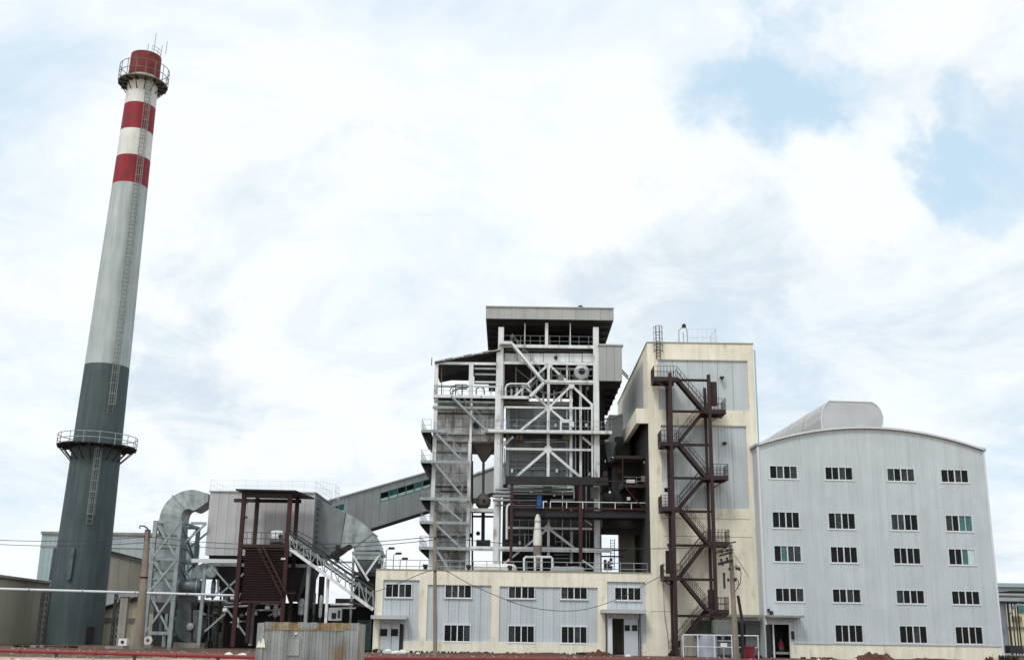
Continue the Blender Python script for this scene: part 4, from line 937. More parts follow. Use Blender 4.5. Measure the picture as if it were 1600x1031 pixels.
def ringdeck(z, ro, nb, mt, rh, name='platform', drop=1.6, rm='galvst'):
    ri = cr_(z)+.02; n = 32
    pf = part(name, M[mt], ch, lambda q: q.lathe((chx,CY,z), [(ri,0),(ro,0),(ro,.14),(ri,.14)], n, caps=False))
    def rl(q):
        for h in (rh, rh*.5): q.tube([(chx+ro*math.cos(2*PI*k/n), CY+ro*math.sin(2*PI*k/n), z+h) for k in range(n+1)], .045, 5)
        for k in range(0, n, 2):
            a = 2*PI*k/n; q.tube([(chx+ro*math.cos(a), CY+ro*math.sin(a), z), (chx+ro*math.cos(a), CY+ro*math.sin(a), z+rh)], .045, 5)
    part('platform_railing', M[rm], pf, rl)
    for k in range(nb):
        a = 2*PI*(k+.5)/nb; d = Vector((math.cos(a), math.sin(a), 0)); c = Vector((chx, CY, z))
        part('platform_bracket', M['black'], pf, lambda q: (q.bar(c+d*(ro-.1)+Vector((0,0,-.05)), c+d*(cr_(z-drop))+Vector((0,0,-drop)), .09, .09), q.bar(c+d*ri+Vector((0,0,-.1)), c+d*ro+Vector((0,0,-.1)), .12, .18)))
zp1 = cz(146, 694); ringdeck(zp1, 59*depth(chx,CY,zp1)/F_PX, 20, 'dark', 1.25)
zp2 = cz(226, 123); ringdeck(zp2, 37*depth(chx,CY,zp2)/F_PX, 14, 'khaki', 2.2, drop=1.3, rm='khaki')
def ladder(za, zb, ang, zoff=0):
    def pt(z, t=0.0, o=.25):
        d = Vector((math.sin(ang), -math.cos(ang), 0)); s_ = Vector((math.cos(ang), math.sin(ang), 0))
        return Vector((chx, CY, z)) + d*(cr_(z)+o) + s_*t
    lo = part('ladder', M['khaki'], ch, lambda q: ([q.tube([pt(za,t), pt(zb,t)], .045, 5) for t in (-.28,.28)], [q.tube([pt(za+.5*k,-.28), pt(za+.5*k,.28)], .035, 4) for k in range(int((zb-za)/.5))]))
    def cage(q):
        k = 0
        while za+1+k*1.2 < zb:
            z = za+1+k*1.2; q.tube([pt(z, .42*math.cos(PI*j/6), .25+.75*math.sin(PI*j/6)) for j in range(7)], .035, 4); k += 1
        for j in range(1, 6): q.tube([pt(za+1, .42*math.cos(PI*j/6), .25+.75*math.sin(PI*j/6)), pt(zb-.2, .42*math.cos(PI*j/6), .25+.75*math.sin(PI*j/6))], .02, 4)
    part('ladder_cage', M['galvst'], lo, cage)
ladder(cz(172, 645), zp2, .68); ladder(cz(155, 818), zp1-.2, .42)
for px, py0, py1 in ((231, 47, 77), (221, 64, 78), (254, 66, 82), (247, 72, 82)):
    x = X(px, py1, CY); yy = CY + (0.8 if px < 240 else -.2)
    part('lightning_rod', M['black'], ch, lambda q: q.tube([(x, yy, Z(px,py1+4,CY)), (x+.03, yy, Z(px,py0,CY))], .03, 5))
part('rim_railing', M['galvst'], ch, lambda q: q.rail([(chx+cr_(zt_)*math.cos(a), CY+cr_(zt_)*math.sin(a), zt_) for a in (-.9, -.4, .1, .6, 1.1)], .9, .8, .03))
for px, y0, y1, w, ang in ((127, 856, 906, .42, -.02), (84, 855, 906, .5, -1.15)):
    za, zb = cz(px, y1), cz(px, y0)
    d = Vector((math.sin(ang), -math.cos(ang), 0)); q0 = Vector((chx,CY,za))+d*(cr_(za)+.1); q1 = Vector((chx,CY,zb))+d*(cr_(zb)+.1)
    part('cable_trunk', M['darkpipe'], ch, lambda q: q.bar(q0, q1, w, .4, up=d))
za, zb = 0, cz(155, 980)
part('access_door', M['black'], ch, lambda q: q.bar(Vector((chx+cr_(1)*math.sin(.95), CY-cr_(1)*math.cos(.95)-.05, .2)), Vector((chx+cr_(2)*math.sin(.95), CY-cr_(2)*math.cos(.95)-.05, 1.9)), .9, .15, up=(math.sin(.95), -math.cos(.95), 0)))

ch.rotation_euler.y = R(.75); ch.location.x -= math.tan(R(.75))*zt_*.5
# ================================================================== buildings behind at the left
def simple_panels(root, m, a, b, z0, zA, zB, n, th=.2, name='wall_panel'):
    a, b = Vector(a), Vector(b)
    for k in range(n):
        p, q = a.lerp(b, k/n), a.lerp(b, (k+1)/n); d = (q-p).normalized()*.012; p, q = p+d, q-d
        h0, h1 = zA+(zB-zA)*k/n, zA+(zB-zA)*(k+1)/n; nn = Vector((-(b-a).y, (b-a).x, 0)).normalized()*th
        part(name, m, root, lambda w: w.add([(p.x,p.y,z0),(q.x,q.y,z0),(q.x,q.y,h1),(p.x,p.y,h0)]+[(p.x+nn.x,p.y+nn.y,z0),(q.x+nn.x,q.y+nn.y,z0),(q.x+nn.x,q.y+nn.y,h1),(p.x+nn.x,p.y+nn.y,h0)],
            [(0,1,2,3),(4,7,6,5),(0,4,5,1),(1,5,6,2),(2,6,7,3),(3,7,4,0)]))
ol = thing('olive_shed', 'low olive rendered shed wall at the far left beside the chimney', 'shed', (X(36,1000,122), 122, 0))
A, B_ = (X(-60,960,106), 106), (X(73,960,130), 130); zo = (Z(0,903,116.5)+Z(72,912,130))/2
simple_panels(ol, M['olive'], (*A,0), (*B_,0), -.2, zo, zo, 9, .3)
part('roof_edge', M['olive2'], ol, lambda q: q.bar((A[0]-.1,A[1]-.25,zo+.12), (B_[0]+.1,B_[1]-.25,zo+.12), .7, .25))
part('shed_body', M['olive'], ol, lambda q: q.prism([(A[0]-20,0),(B_[0]-.5,0),(B_[0]-.5,zo-.1),(A[0]-20,zo-.1)], 131, 142))
ph = thing('pale_blue_plant_hall', 'pale blue grey sheet hall standing behind the chimney', 'plant hall', (X(150,1000,150), 150, 0))
zh = Z(200, 836, 150); x0, x1 = X(60, 880, 150), X(262, 880, 150)
simple_panels(ph, M['tealw'], (x0,150,0), (X(82,880,150),150,0), 0, zh, zh, 3); simple_panels(ph, M['bluew'], (X(82,880,150),150,0), (x1,150,0), 0, zh, zh, 14)
part('roof_trim', M['conc'], ph, lambda q: q.box(x0-.1, x1, 149.8, 150.3, zh+.003, zh+.35)); part('hall_body', M['tealw'], ph, lambda q: q.box(x0+.02, x1-.02, 150.25, 165, 0, zh-.02))
part('horizontal_trim', M['roof'], ph, lambda q: q.box(x0, x1, 149.9, 149.98, Z(200,856,150), Z(200,853,150)))
gb_ = thing('grey_gable_shed', 'olive grey shed with a sloping roof edge behind the chimney, left of concrete pole', 'shed', (X(195,1000,136), 136, 0))
p = [X(150,900,136), X(219,900,136), Z(150,858,136), Z(219,876,136)]
simple_panels(gb_, M['olive2'], (p[0],136,0), (p[1],136,0), Z(190,926,136), p[2], p[3], 4); part('verge_board', M['black'], gb_, lambda q: q.bar((p[0],135.8,p[2]+.1),(p[1]+.2,135.8,p[3]+.1),.4,.22))
part('lower_wall', M['bluew'], gb_, lambda q: q.box(p[0], p[1], 136.02, 136.2, 0, Z(190,926,136)-.02)); part('shed_body', M['olive2'], gb_, lambda q: q.box(p[0]+.1, p[1]-.01, 136.22, 146, 0, p[3]-.05))
part('corner_post', M['black'], gb_, lambda q: q.box(p[1]+.01, p[1]+.2, 135.95, 136.2, 0, p[3]))
yb_ = thing('yellow_lean_to', 'pale yellow lean-to with dark sloping roof edge between chimney and concrete pole', 'lean-to', (X(190,1003,128), 128, 0))
p = [X(150,970,128), X(222,970,128), Z(155,955,128), Z(220,931,128)]
simple_panels(yb_, M['yell'], (p[0],128,0), (p[1],128,0), -.1, p[2], p[3], 4); part('verge_board', M['black'], yb_, lambda q: q.bar((p[0],127.7,p[2]+.1),(p[1]+.3,127.7,p[3]+.1),.5,.35))
part('grey_band', M['conc'], yb_, lambda q: q.box(p[0], p[1], 127.85, 127.99, Z(190,972,128), Z(190,965,128))); part('lean_to_body', M['yell'], yb_, lambda q: q.box(p[0]+.1, p[1]-.1, 128.22, 135, 0, p[2]-.1))
yw = thing('yellow_pump_house', 'pale yellow pump house wall with two dark openings under the filter house', 'pump house', (X(350,1003,122), 122, 0))
p = [X(306,975,122), X(352,975,122), Z(330,946,122)]
hl = []
for a, b, c, d in ((318,972,330,987),(338,972,346,987)): hl.append((X(a,980,122), X(c,980,122), Z(a,d,122), Z(a,b,122)))
part('wall', M['yell'], yw, lambda q: q.wall(p[0], p[1], -.1, p[2], hl, 122, 122.3)); part('concrete_beam', M['conc'], yw, lambda q: q.box(p[0]-.2, X(372,950,122), 121.5, 122.6, p[2]+.003, p[2]+.6))
for h in hl: part('opening', M['black'], yw, lambda q: q.box(h[0]-.1,h[1]+.1,122.6,122.7,h[2]-.1,h[3]+.1))

# ================================================================== ducts and filter house
def Q(px, py, Y): return V(px, py, Y)
class K2(Kit):
    pass
def at(root, Y):      # a Kit whose plane is Y
    k = Kit(root, 'galvst'); k.Y = Y; return k
def kcol(root, px, pm, p0, p1, w, Y, m='galvst', name='column', ib=True):
    x = X(px, pm, Y); a = Vector((x, Y, Z(px,p0,Y))); b = Vector((x, Y, Z(px,p1,Y))); w = w/16*Y/108
    return part(name, M[m], root, (lambda q: q.ibeam(a,b,w,w)) if ib else (lambda q: q.bar(a,b,w,w)))
def kbar(root, x0, y0, x1, y1, w, Y, m='galvst', name='brace', d=.15, Y2=None):
    a, b = V(x0,y0,Y), V(x1,y1,Y2 or Y); return part(name, M[m], root, lambda q: q.bar(a,b,d,w/16*Y/108))
def kbox(root, x0, y0, x1, y1, Y, Yb, m, name='panel', label=None):
    pm = (y0+y1)/2; xa, xb = X(x0,pm,Y), X(x1,pm,Y); za, zb = Z((x0+x1)/2,y1,Y), Z((x0+x1)/2,y0,Y)
    return part(name, M[m], root, lambda q: q.box(xa,xb,Y,Yb,za,zb), label=label)
def kpipe(root, pts, w, Y, m='pipegrey', name='pipe', n=10):
    pp = [V(a,b,Y) for a,b in pts]; return part(name, M[m], root, lambda q: q.tube(pp, w/32*Y/108, n), smooth=True)
def duct_segments(root, pairs, Y0, Y1, m, name='duct_section', flange=True):
    def cr1(p0, p1, p2, p3, t): return tuple(.5*((2*b)+(c-a)*t+(2*a-5*b+4*c-d)*t*t+(3*b-a-3*c+d)*t**3) for a, b, c, d in zip(p0, p1, p2, p3))
    fl_ = [pairs[len(pairs)//2]] if len(pairs) > 4 else []
    new = []
    for i in range(len(pairs)-1):
        P4 = [pairs[max(i-1,0)], pairs[i], pairs[i+1], pairs[min(i+2,len(pairs)-1)]]
        for k in range(3): new.append((cr1(*[p[0] for p in P4], k/3), cr1(*[p[1] for p in P4], k/3)))
    pairs = new + [pairs[-1]]
    for (o0, i0), (o1, i1) in zip(pairs, pairs[1:]):
        a, b, c, d = V(*o0,Y0), V(*o1,Y0), V(*i1,Y0), V(*i0,Y0)
        part(name, m, root, lambda q: q.prism([(a.x,a.z),(b.x,b.z),(c.x,c.z),(d.x,d.z)], Y0, Y1))
    if flange:
        for o, i in fl_:
            a, b = V(*o,Y0-.06), V(*i,Y0-.06); dv = (a-b).normalized()*.1
            part('flange', M['galvst'], root, lambda q: (q.bar(a+dv, b-dv, .1, .09), q.bar(a+dv, a+dv+Vector((0,Y1-Y0,0)), .09, .09)))

# left vertical duct
ld = thing('left_elbow_duct', 'galvanised duct with a big elbow running down inside the lattice tower', 'duct', V(258, 1000, 113))
duct_segments(ld, [((325,771),(325,783)), ((304,765),(304,797)), ((286,767),(297,795)), ((270,775),(290,795)), ((258,787),(285,800)), ((251,801),(283,807)), ((248,815),(282,816))], 113, 116, M['galv'])
def vseg(root, pts, Y0, Y1, m):
    for (xa_, xb_, y0), (xc_, xd_, y1) in zip(pts, pts[1:]):
        a, b, c, d = V(xa_,y0,Y0), V(xb_,y0,Y0), V(xd_,y1,Y0), V(xc_,y1,Y0)
        part('duct_section', m, root, lambda q: q.prism([(a.x,a.z),(b.x,a.z),(c.x,c.z),(d.x,c.z)], Y0, Y1))
        part('flange', M['galvst'], root, lambda q: q.box(min(a.x,d.x)-.12, max(b.x,c.x)+.12, Y0-.12, Y1+.1, c.z-.06, c.z+.06))
vseg(ld, [(248,281,817),(247,280,835),(245,279,855),(244,277,872),(243,276,890),(240,273,905),(240,272,925),(238,270,940)], 113, 116, M['galv'])
a, b = V(254, 958, 113), V(254, 941, 113)
part('bottom_hopper', M['galv'], ld, lambda q: q.frust((a.x-.5,a.x+.5,114,115,a.z),(X(238,941,113),X(270,941,113),113,116,b.z)))
kpipe(ld, [(254,958),(252,985)], 8, 114.5, 'darkpipe', 'drop_pipe')
lt = thing('lattice_duct_tower', 'pale galvanised X-braced lattice tower around the vertical duct right of concrete pole', 'lattice tower', V(255, 1005, 111))
zl_ = [Z(255,y,111) for y in (815,873,926,990)]
xL, xR = X(234.5,908,111), X(274,908,111)
for x in (xL, xR):
    for y in (111, 117.5): part('leg', M['galvst'], lt, lambda q: q.ibeam((x,y,-.1),(x,y,zl_[0]+.1),.38,.38))
for z in zl_:
    part('ring_beam', M['galvst'], lt, lambda q: q.box(xL+.15,xR-.15,110.9,111.1,z-.13,z+.13)); part('ring_beam', M['galvst'], lt, lambda q: q.box(xL+.15,xR-.15,117.4,117.6,z-.13,z+.13))
    for x in (xL, xR): part('ring_beam', M['galvst'], lt, lambda q: q.box(x-.1,x+.1,111.12,117.38,z-.13,z+.13))
for za, zb in zip(zl_, zl_[1:]):
    for y in (110.95, 117.5):
        part('brace', M['galvst'], lt, lambda q: q.bar((xL,y,za),(xR,y,zb),.12,.2)); part('brace', M['galvst'], lt, lambda q: q.bar((xR,y-.13,za),(xL,y-.13,zb),.12,.2))
    for x in (xL, xR): part('brace', M['galvst'], lt, lambda q: q.bar((x,111,za),(x,117.5,zb),.2,.12))
for z in zl_[1:3]: part('gusset_plate', M['galvst'], lt, lambda q: q.box((xL+xR)/2-.3,(xL+xR)/2+.3,110.8,110.85,(z+zl_[0])/2,(z+zl_[0])/2+.02))
kbox(lt, 232, 986, 268, 991, 110.8, 111, 'galvst', 'base_beam')

fh = thing('filter_house', 'big pale grey filter house box with dark hoppers and a roof railing', 'filter house', V(410, 1003, 113))
FX0, FX1 = X(324, 820, 112), X(490, 820, 112); FZ0, FZ1 = Z(400, 868, 112), Z(400, 769, 112)
for k in range(11):
    a, b = FX0+(FX1-FX0)*k/11, FX0+(FX1-FX0)*(k+1)/11
    part('wall_sheet', M['bag'], fh, lambda q: q.box(a+.012, b-.012, 112, 112.15, FZ0, FZ1))
part('house_body', M['bag'], fh, lambda q: q.box(FX0+.02, FX1-.15, 112.16, 122, FZ0+.02, FZ1-.02))
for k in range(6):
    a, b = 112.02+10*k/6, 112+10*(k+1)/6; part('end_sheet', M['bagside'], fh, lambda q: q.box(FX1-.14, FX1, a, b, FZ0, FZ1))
part('roof_cap', M['roof'], fh, lambda q: q.box(FX0-.1, FX1+.1, 111.85, 122.1, FZ1+.003, FZ1+.12))
part('roof_railing', M['whitef'], fh, lambda q: (q.rail([(FX0,122,FZ1+.1),(FX0,112,FZ1+.1),(FX1,112,FZ1+.1),(FX1,122,FZ1+.1),(FX0,122,FZ1+.1)], 1.1, 1.2, .012, (.5,))))
part('roof_stair_frame', M['whitef'], fh, lambda q: q.rail([(FX1+.1,114,FZ1+.1),(FX1+1.2,117,FZ1+.1),(FX1+1.2,120,FZ1+.1)], 1.4, .6, .012, (.5,)))
part('dark_recess_band', M['black'], fh, lambda q: q.box(FX0+.3, FX1-.3, 112.5, 121, Z(400,874,112), FZ0))
part('support_girder', M['whitef'], fh, lambda q: q.box(X(300,876,111.6), X(376,876,111.6), 111.4, 111.7, Z(340,879,111.6), Z(340,873,111.6)), label='white girder carrying the left end')
part('support_girder', M['galvst'], fh, lambda q: q.box(FX0+.2, FX1, 112.1, 112.4, Z(400,885,112), Z(400,880,112)))
part('walkway_plate', M['galvst'], fh, lambda q: q.box(X(300,872,111), FX0, 111.72, 118, Z(340,874,111.6), Z(340,873,111.6)))
for k in range(3):
    a, b = FX0+.6+(FX1-FX0-.9)*k/3, FX0+.3+(FX1-FX0-.9)*(k+1)/3; c = (a+b)/2
    for y in (112.6, 117.4):
        part('hopper', M['dark'], fh, lambda q: q.frust((c-.4,c+.4,y+1.8,y+2.6,Z(400,938,113)),(a,b,y,y+4.4,Z(400,878,112))))
for px in (316, 396, 480):
    for Y in (112, 121): kcol(fh, px, 940, 1008, 880, 5, Y)
for a, b, c, d in ((330,884,368,927),(345,927,384,893),(320,986,352,958),(356,953,384,992),(384,960,398,940)): kbar(fh, a,b,c,d, 2.6, 111.6)
kbar(fh, 290, 846, 322, 818, 3, 111.5); kbar(fh, 296, 855, 324, 832, 2.5, 116); kbox(fh, 298, 815, 322, 819, 111.4, 111.6, 'galvst', 'tie_beam')
for k in range(9): 
    y = 790+9*k; c = V(497.5, y, 112); part('side_rung', M['galvst'], fh, lambda q: q.box(FX1+.05, FX1+.2, 113.0, 114.6, c.z-.04, c.z+.04))
# right elbow duct
rd = thing('right_elbow_duct', 'weathered galvanised elbow duct bending down at the right of the filter house', 'duct', V(572, 900, 114))
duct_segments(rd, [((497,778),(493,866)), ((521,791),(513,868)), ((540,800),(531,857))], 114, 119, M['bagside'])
duct_segments(rd, [((541,801),(532,857)), ((556,809),(545,850)), ((570,820),(550,852)), ((581,833),(552,855)), ((589,846),(553,858)), ((593,859),(553,860))], 114, 118.5, M['galv'])
kbox(rd, 550, 861, 595, 866, 113.9, 118.6, 'galvst', 'collar'); kbox(rd, 553, 866.5, 592, 874, 114, 118.4, 'galv', 'duct_section')
a = V(572, 899, 114); part('lower_funnel', M['galv'], rd, lambda q: q.frust((a.x-.7,a.x+.7,115,117,a.z),(X(553,875,114),X(592,875,114),114,118.4,Z(572,875,114))))
kbox(rd, 549, 893, 588, 899, 113.7, 114.2, 'dark', 'support_beam'); kbox(rd, 553, 900, 590, 944, 114.4, 118, 'black', 'lower_duct_box')
for px in (551, 592):
    for Y in (113.6, 118.7): kcol(rd, px, 900, 1008, 866, 3.4, Y)
kbar(rd, 552,868,576,907, 3.2, 113.4, 'white'); kbar(rd, 592,868,571,898, 3.2, 113.4, 'white'); kbar(rd, 520,878,552,878, 3, 113.4, 'galvst'); kbar(rd, 513,872,527,860, 5, 113.2, 'black')
kbox(rd, 524,851,530,876, 113.8, 114.3, 'black', 'hanger')

# brown shelter with louvred base
rs = thing('brown_shelter', 'dark brown steel shelter with thin roof and louvred base before the filter house', 'shelter', V(412, 1004, 107.5))
rz = Z(425, 768, 106.5)
ra, rb_ = X(369,768,106.5), X(479,768,106.5)
part('roof', M['black'], rs, lambda q: q.add([(ra,106.2,rz+.05),(rb_-1.0,106.2,rz),(rb_,111,rz-.15),(ra+.9,111,rz-.1),(ra,106.2,rz+.2),(rb_-1.0,106.2,rz+.15),(rb_,111,rz),(ra+.9,111,rz+.05)],
     [(0,3,2,1),(4,5,6,7),(0,1,5,4),(1,2,6,5),(2,3,7,6),(3,0,4,7)]))
part('eave_beam', M['redst'], rs, lambda q: (q.box(X(378,774,107),X(456,774,107),106.9,107.15,rz-.5,rz-.05), q.box(X(366,780,110.5),X(471,780,110.5),110.4,110.6,rz-.6,rz-.25)))
for px, pm, Y in ((373, 890, 107), (446, 890, 107)): kcol(rs, px, pm, 1010, 772, 6.2, Y, 'red')
for px, pm, Y in ((400, 820, 110.5), (463, 820, 110.5)): kcol(rs, px-2, pm+20, 1004, 778, 5.5, Y, 'redst')
fz = Z(412, 851, 107)
part('floor', M['red'], rs, lambda q: q.box(X(376,851,107)-.2, X(470,851,107), 106.85, 111, fz-.25, fz))
part('railing', M['red'], rs, lambda q: q.rail([(X(378,850,107),106.9,fz),(X(452,850,107),106.9,fz)], 1.15, .45, .028, (.5,)))
lx0, lx1 = X(380,890,107.3), X(444,890,107.3)
part('louvre_slats', M['red'], rs, lambda q: [q.bar((lx0,107.2,z), (lx1,107.2,z), .2, .05) for z in [fz-.45-.235*k for k in range(22)]])
part('louvre_backing', M['redst'], rs, lambda q: q.box(lx0, X(447,890,107.6), 107.6, 107.8, Z(412,938,107.5), fz-.26))
kbar(rs, 404, 856, 441, 930, 4, 106.7, 'red', 'stair_stringer'); kbar(rs, 410, 852, 447, 926, 3, 106.6, 'red', 'stair_stringer'); kbar(rs, 437, 926, 462, 926, 2.2, 106.7, 'red', 'tie_beam'); kbar(rs, 376, 940, 442, 940, 3, 107, 'red', 'tie_beam', .2)
for k in range(9): kbox(rs, 406+4*k, 862+7.6*k, 411+4*k, 863.5+7.6*k, 106.3, 106.7, 'red', 'stair_tread')
for y in (783, 806): kbox(rs, 378, y, 386, y+3, 106.7, 106.9, 'black', 'cleat')
kbox(rs, 439, 871, 446, 874, 106.7, 106.8, 'whitef', 'tag_plate')
wm = thing('white_drive_motor', 'white drive motor standing on the brown shelter floor at conveyor head', 'motor', V(434, 849, 107.5))
c = V(434, 838, 107.5)
part('housing', M['whitef'], wm, lambda q: q.lathe(c, [(.3,-.7),(.55,-.6),(.6,0),(.55,.5),(.3,.6)], 14, 'X')); part('fan_hole', M['black'], wm, lambda q: q.lathe(c+Vector((.35,-.62,0)), [(.2,0),(.2,.1)], 12, 'Y')); part('foot', M['black'], wm, lambda q: q.box(c.x-.6,c.x+.6,107.2,107.8,fz,fz+.25))
# inclined truss conveyor
tcv = thing('inclined_truss_conveyor', 'open galvanised truss conveyor sloping down from brown shelter to the low block', 'conveyor', V(520, 900, 106))
T0, T1 = (453, 833), (583, 921); L0, L1 = (453, 857), (583, 952)
def tp(t, low, Y): a, b = (L0, L1) if low else (T0, T1); return V(a[0]+(b[0]-a[0])*t, a[1]+(b[1]-a[1])*t, Y)
for Y in (104.6, 106.4):
    for low in (0, 1): part('chord', M['black'] if not low and Y > 106 else (M['white'] if low else M['dark']), tcv, lambda q: q.bar(tp(0,low,Y), tp(1,low,Y), .16, .22 if not low else .28))
    for k in range(13): part('web_post', M['galvst'], tcv, lambda q: q.bar(tp(k/12,0,Y), tp(k/12,1,Y), .09, .09))
    for k in range(12): part('web_brace', M['galvst'], tcv, lambda q: q.bar(tp(k/12,k%2,Y), tp((k+1)/12,1-k%2,Y), .07, .07))
for k in range(13): part('cross_tie', M['dark'], tcv, lambda q: (q.bar(tp(k/12,0,104.6), tp(k/12,0,106.4), .08, .08), q.bar(tp(k/12,1,104.6), tp(k/12,1,106.4), .08, .08)))
mid0, mid1 = (453, 845), (583, 936)
part('belt', M['black'], tcv, lambda q: q.bar(V(*mid0,105.5), V(*mid1,105.5), 1.2, .1)); part('belt_cover', M['galv'], tcv, lambda q: q.bar(V(453,840,105.9), V(583,930,105.9), .6, .25))
part('handrail', M['black'], tcv, lambda q: (q.tube([V(453,828,106.4), V(583,914,106.4)], .06, 6), q.tube([V(455,824,104.6), V(500,848,104.6), V(584,916,104.6)], .04, 6)))
kcol(tcv, 511, 935, 1010, 902, 4, 105.5, 'white', 'leg'); kcol(tcv, 480, 925, 1010, 884, 4.5, 105.5, 'pipegrey', 'leg')

# conveyor gallery
gal = thing('conveyor_gallery', 'enclosed grey conveyor gallery climbing right to the lagged tower, with teal strip windows', 'conveyor gallery', V(590, 800, 127))
g0, g1 = V(505, 785, 123.5), V(664, 739.5, 132); gb0 = V(505, 850, 123.5)
hA = g0.z-gb0.z; dirg = (g1-g0); 
def gp(s, f, back=0): return g0 + dirg*s + Vector((0, 0, -hA*f)) + Vector((-dirg.y, dirg.x, 0)).normalized()*back
def gq(name, m, s0, s1, f0, f1, b=0, th=.06):
    vs = [gp(s0,f1,b), gp(s1,f1,b), gp(s1,f0,b), gp(s0,f0,b), gp(s0,f1,b+th), gp(s1,f1,b+th), gp(s1,f0,b+th), gp(s0,f0,b+th)]
    return part(name, M[m], gal, lambda q: q.add(vs, [(0,1,2,3),(4,7,6,5),(0,4,5,1),(1,5,6,2),(2,6,7,3),(3,7,4,0)]))
SE = 1.42; N_ = 18
sw = [(.075,.20),(.545,1.15)]
edges = sorted({SE*k/N_ for k in range(N_+1)} | {v for w in sw for v in w})
for a, b in zip(edges, edges[1:]):
    if b-a < .004: continue
    m = (a+b)/2
    if any(w[0] < m < w[1] for w in sw): gq('cladding_panel', 'clad_gal', a+.0012, b-.0012, 0, .17); gq('cladding_panel', 'clad_gal', a+.0012, b-.0012, .42, 1)
    else: gq('cladding_panel', 'clad_gal', a+.0012, b-.0012, 0, 1)
gq('roof_edge', 'roof', 0, SE, -.035, -.002, -.12, .5); gq('bottom_girder', 'black', 0, SE, 1.002, 1.09, -.05, .3)
gq('rear_wall', 'dark', 0, SE, .0, 1, 2.8, .06); gq('floor', 'black', 0, SE, .98, 1.0, .07, 2.7); gq('roof', 'roof', 0, SE, -.002, .02, .07, 2.7)
gq('bottom_girder', 'black', 0, SE, 1.002, 1.09, 2.5, .3)
for w in sw:
    n = 2 if w[1] < .3 else 7
    for k in range(n):
        a = w[0]+(w[1]-w[0])*k/n; b = w[0]+(w[1]-w[0])*(k+1)/n
        o = gq('window', 'greenframe', a, a+.008, .17, .42, .01, .05); gq('window_rail', 'greenframe', a+.008, b, .395, .418, .01, .05); gq('window_rail', 'greenframe', a+.008, b, .172, .19, .01, .05)
        gq('pane', 'skyglass', a+.01, b-.002, .325, .394, .02, .02)
        gq('pane', 'teal' if k % 3 == 1 else 'glass', a+.01, b-.002, .19, .32, .03, .02)
us_ = thing('upper_gallery_section', 'dark upper end of the conveyor gallery seen between lagged tower and boiler', 'conveyor gallery', V(757, 760, 134))
a0, a1, c0, c1 = V(725,748,134), V(790,724,134), V(725,786,134), V(790,762,134)
part('body', M['clad_gal'], us_, lambda q: q.prism([(c0.x,c0.z),(c1.x,c1.z),(a1.x,a1.z),(a0.x,a0.z)], 134, 138)); part('roof_edge', M['white'], us_, lambda q: q.bar(a0+Vector((0,-.1,.1)), a1+Vector((0,-.1,.1)), .2, .18)); part('bottom_girder', M['black'], us_, lambda q: q.bar(c0+Vector((0,-.1,-.15)), c1+Vector((0,-.1,-.15)), .2, .35))

# machinery under and beside the filter house
def lone(name, label, cat, loc, fn_list, group=None):
    t = thing(name, label, cat, loc, group)
    for nm, mm, fn, sm in fn_list: part(nm, M[mm], t, fn, smooth=sm)
    return t
c = V(295, 917, 112.5)
lone('fan_silencer', 'shiny dark grey horizontal silencer drum beside the lattice tower', 'silencer', V(295, 928, 112.5), [
    ('drum', 'darkpipe', lambda q: q.lathe(c, [(.2,-1.35),(.6,-1.3),(.75,-1.1),(.78,0),(.75,1.1),(.6,1.3),(.2,1.35)], 20, 'X'), True),
    ('band', 'galvst', lambda q: [q.lathe(c+Vector((d,0,0)), [(.8,-.04),(.8,.04)], 20, 'X') for d in (-.9, .9)], False)])
c2 = V(300, 975, 113)
lone('induced_draft_fan', 'large dark draught fan casing on the ground right of the lattice tower', 'fan', V(298, 1005, 113), [
    ('casing', 'darkpipe', lambda q: q.lathe((c2.x, 112.6, c2.z-.2), [(.3,0),(1.5,0),(1.6,.1),(1.6,1.5),(1.5,1.6),(.3,1.6)], 24, 'Y'), False),
    ('outlet', 'darkpipe', lambda q: q.box(c2.x-1.5, c2.x+.1, 112.7, 114.1, c2.z-.2, Z(295,930,113)), False),
    ('plinth', 'conc', lambda q: q.box(c2.x-1.5, c2.x+1.5, 112.5, 114.5, -.1, .5), False),
    ('hub', 'pipegrey', lambda q: q.lathe((c2.x, 112.3, c2.z-.2), [(.1,0),(.35,.05),(.35,.3)], 16, 'Y'), False)])
c3 = V(330, 893, 111.8)
lone('conical_inlet_duct', 'grey conical duct with round end below the filter house left end', 'duct', V(320, 905, 113), [
    ('cone', 'galv', lambda q: q.prism([(V(296,903,113).x,V(296,903,113).z),(V(332,903,113).x,V(296,903,113).z),(V(330,882,113).x,V(330,882,113).z),(V(318,879,113).x,V(318,879,113).z),(V(306,884,113).x,V(306,884,113).z)], 113, 115), False),
    ('round_cover', 'galvst', lambda q: q.lathe(c3, [(.1,-.1),(.55,0),(.6,.15),(.6,.5)], 18, 'Y'), True),
    ('pipe', 'galvst', lambda q: q.tube([V(296,905,112.6), V(292,895,112.6), V(296,870,112.6)], .09, 8), True)])
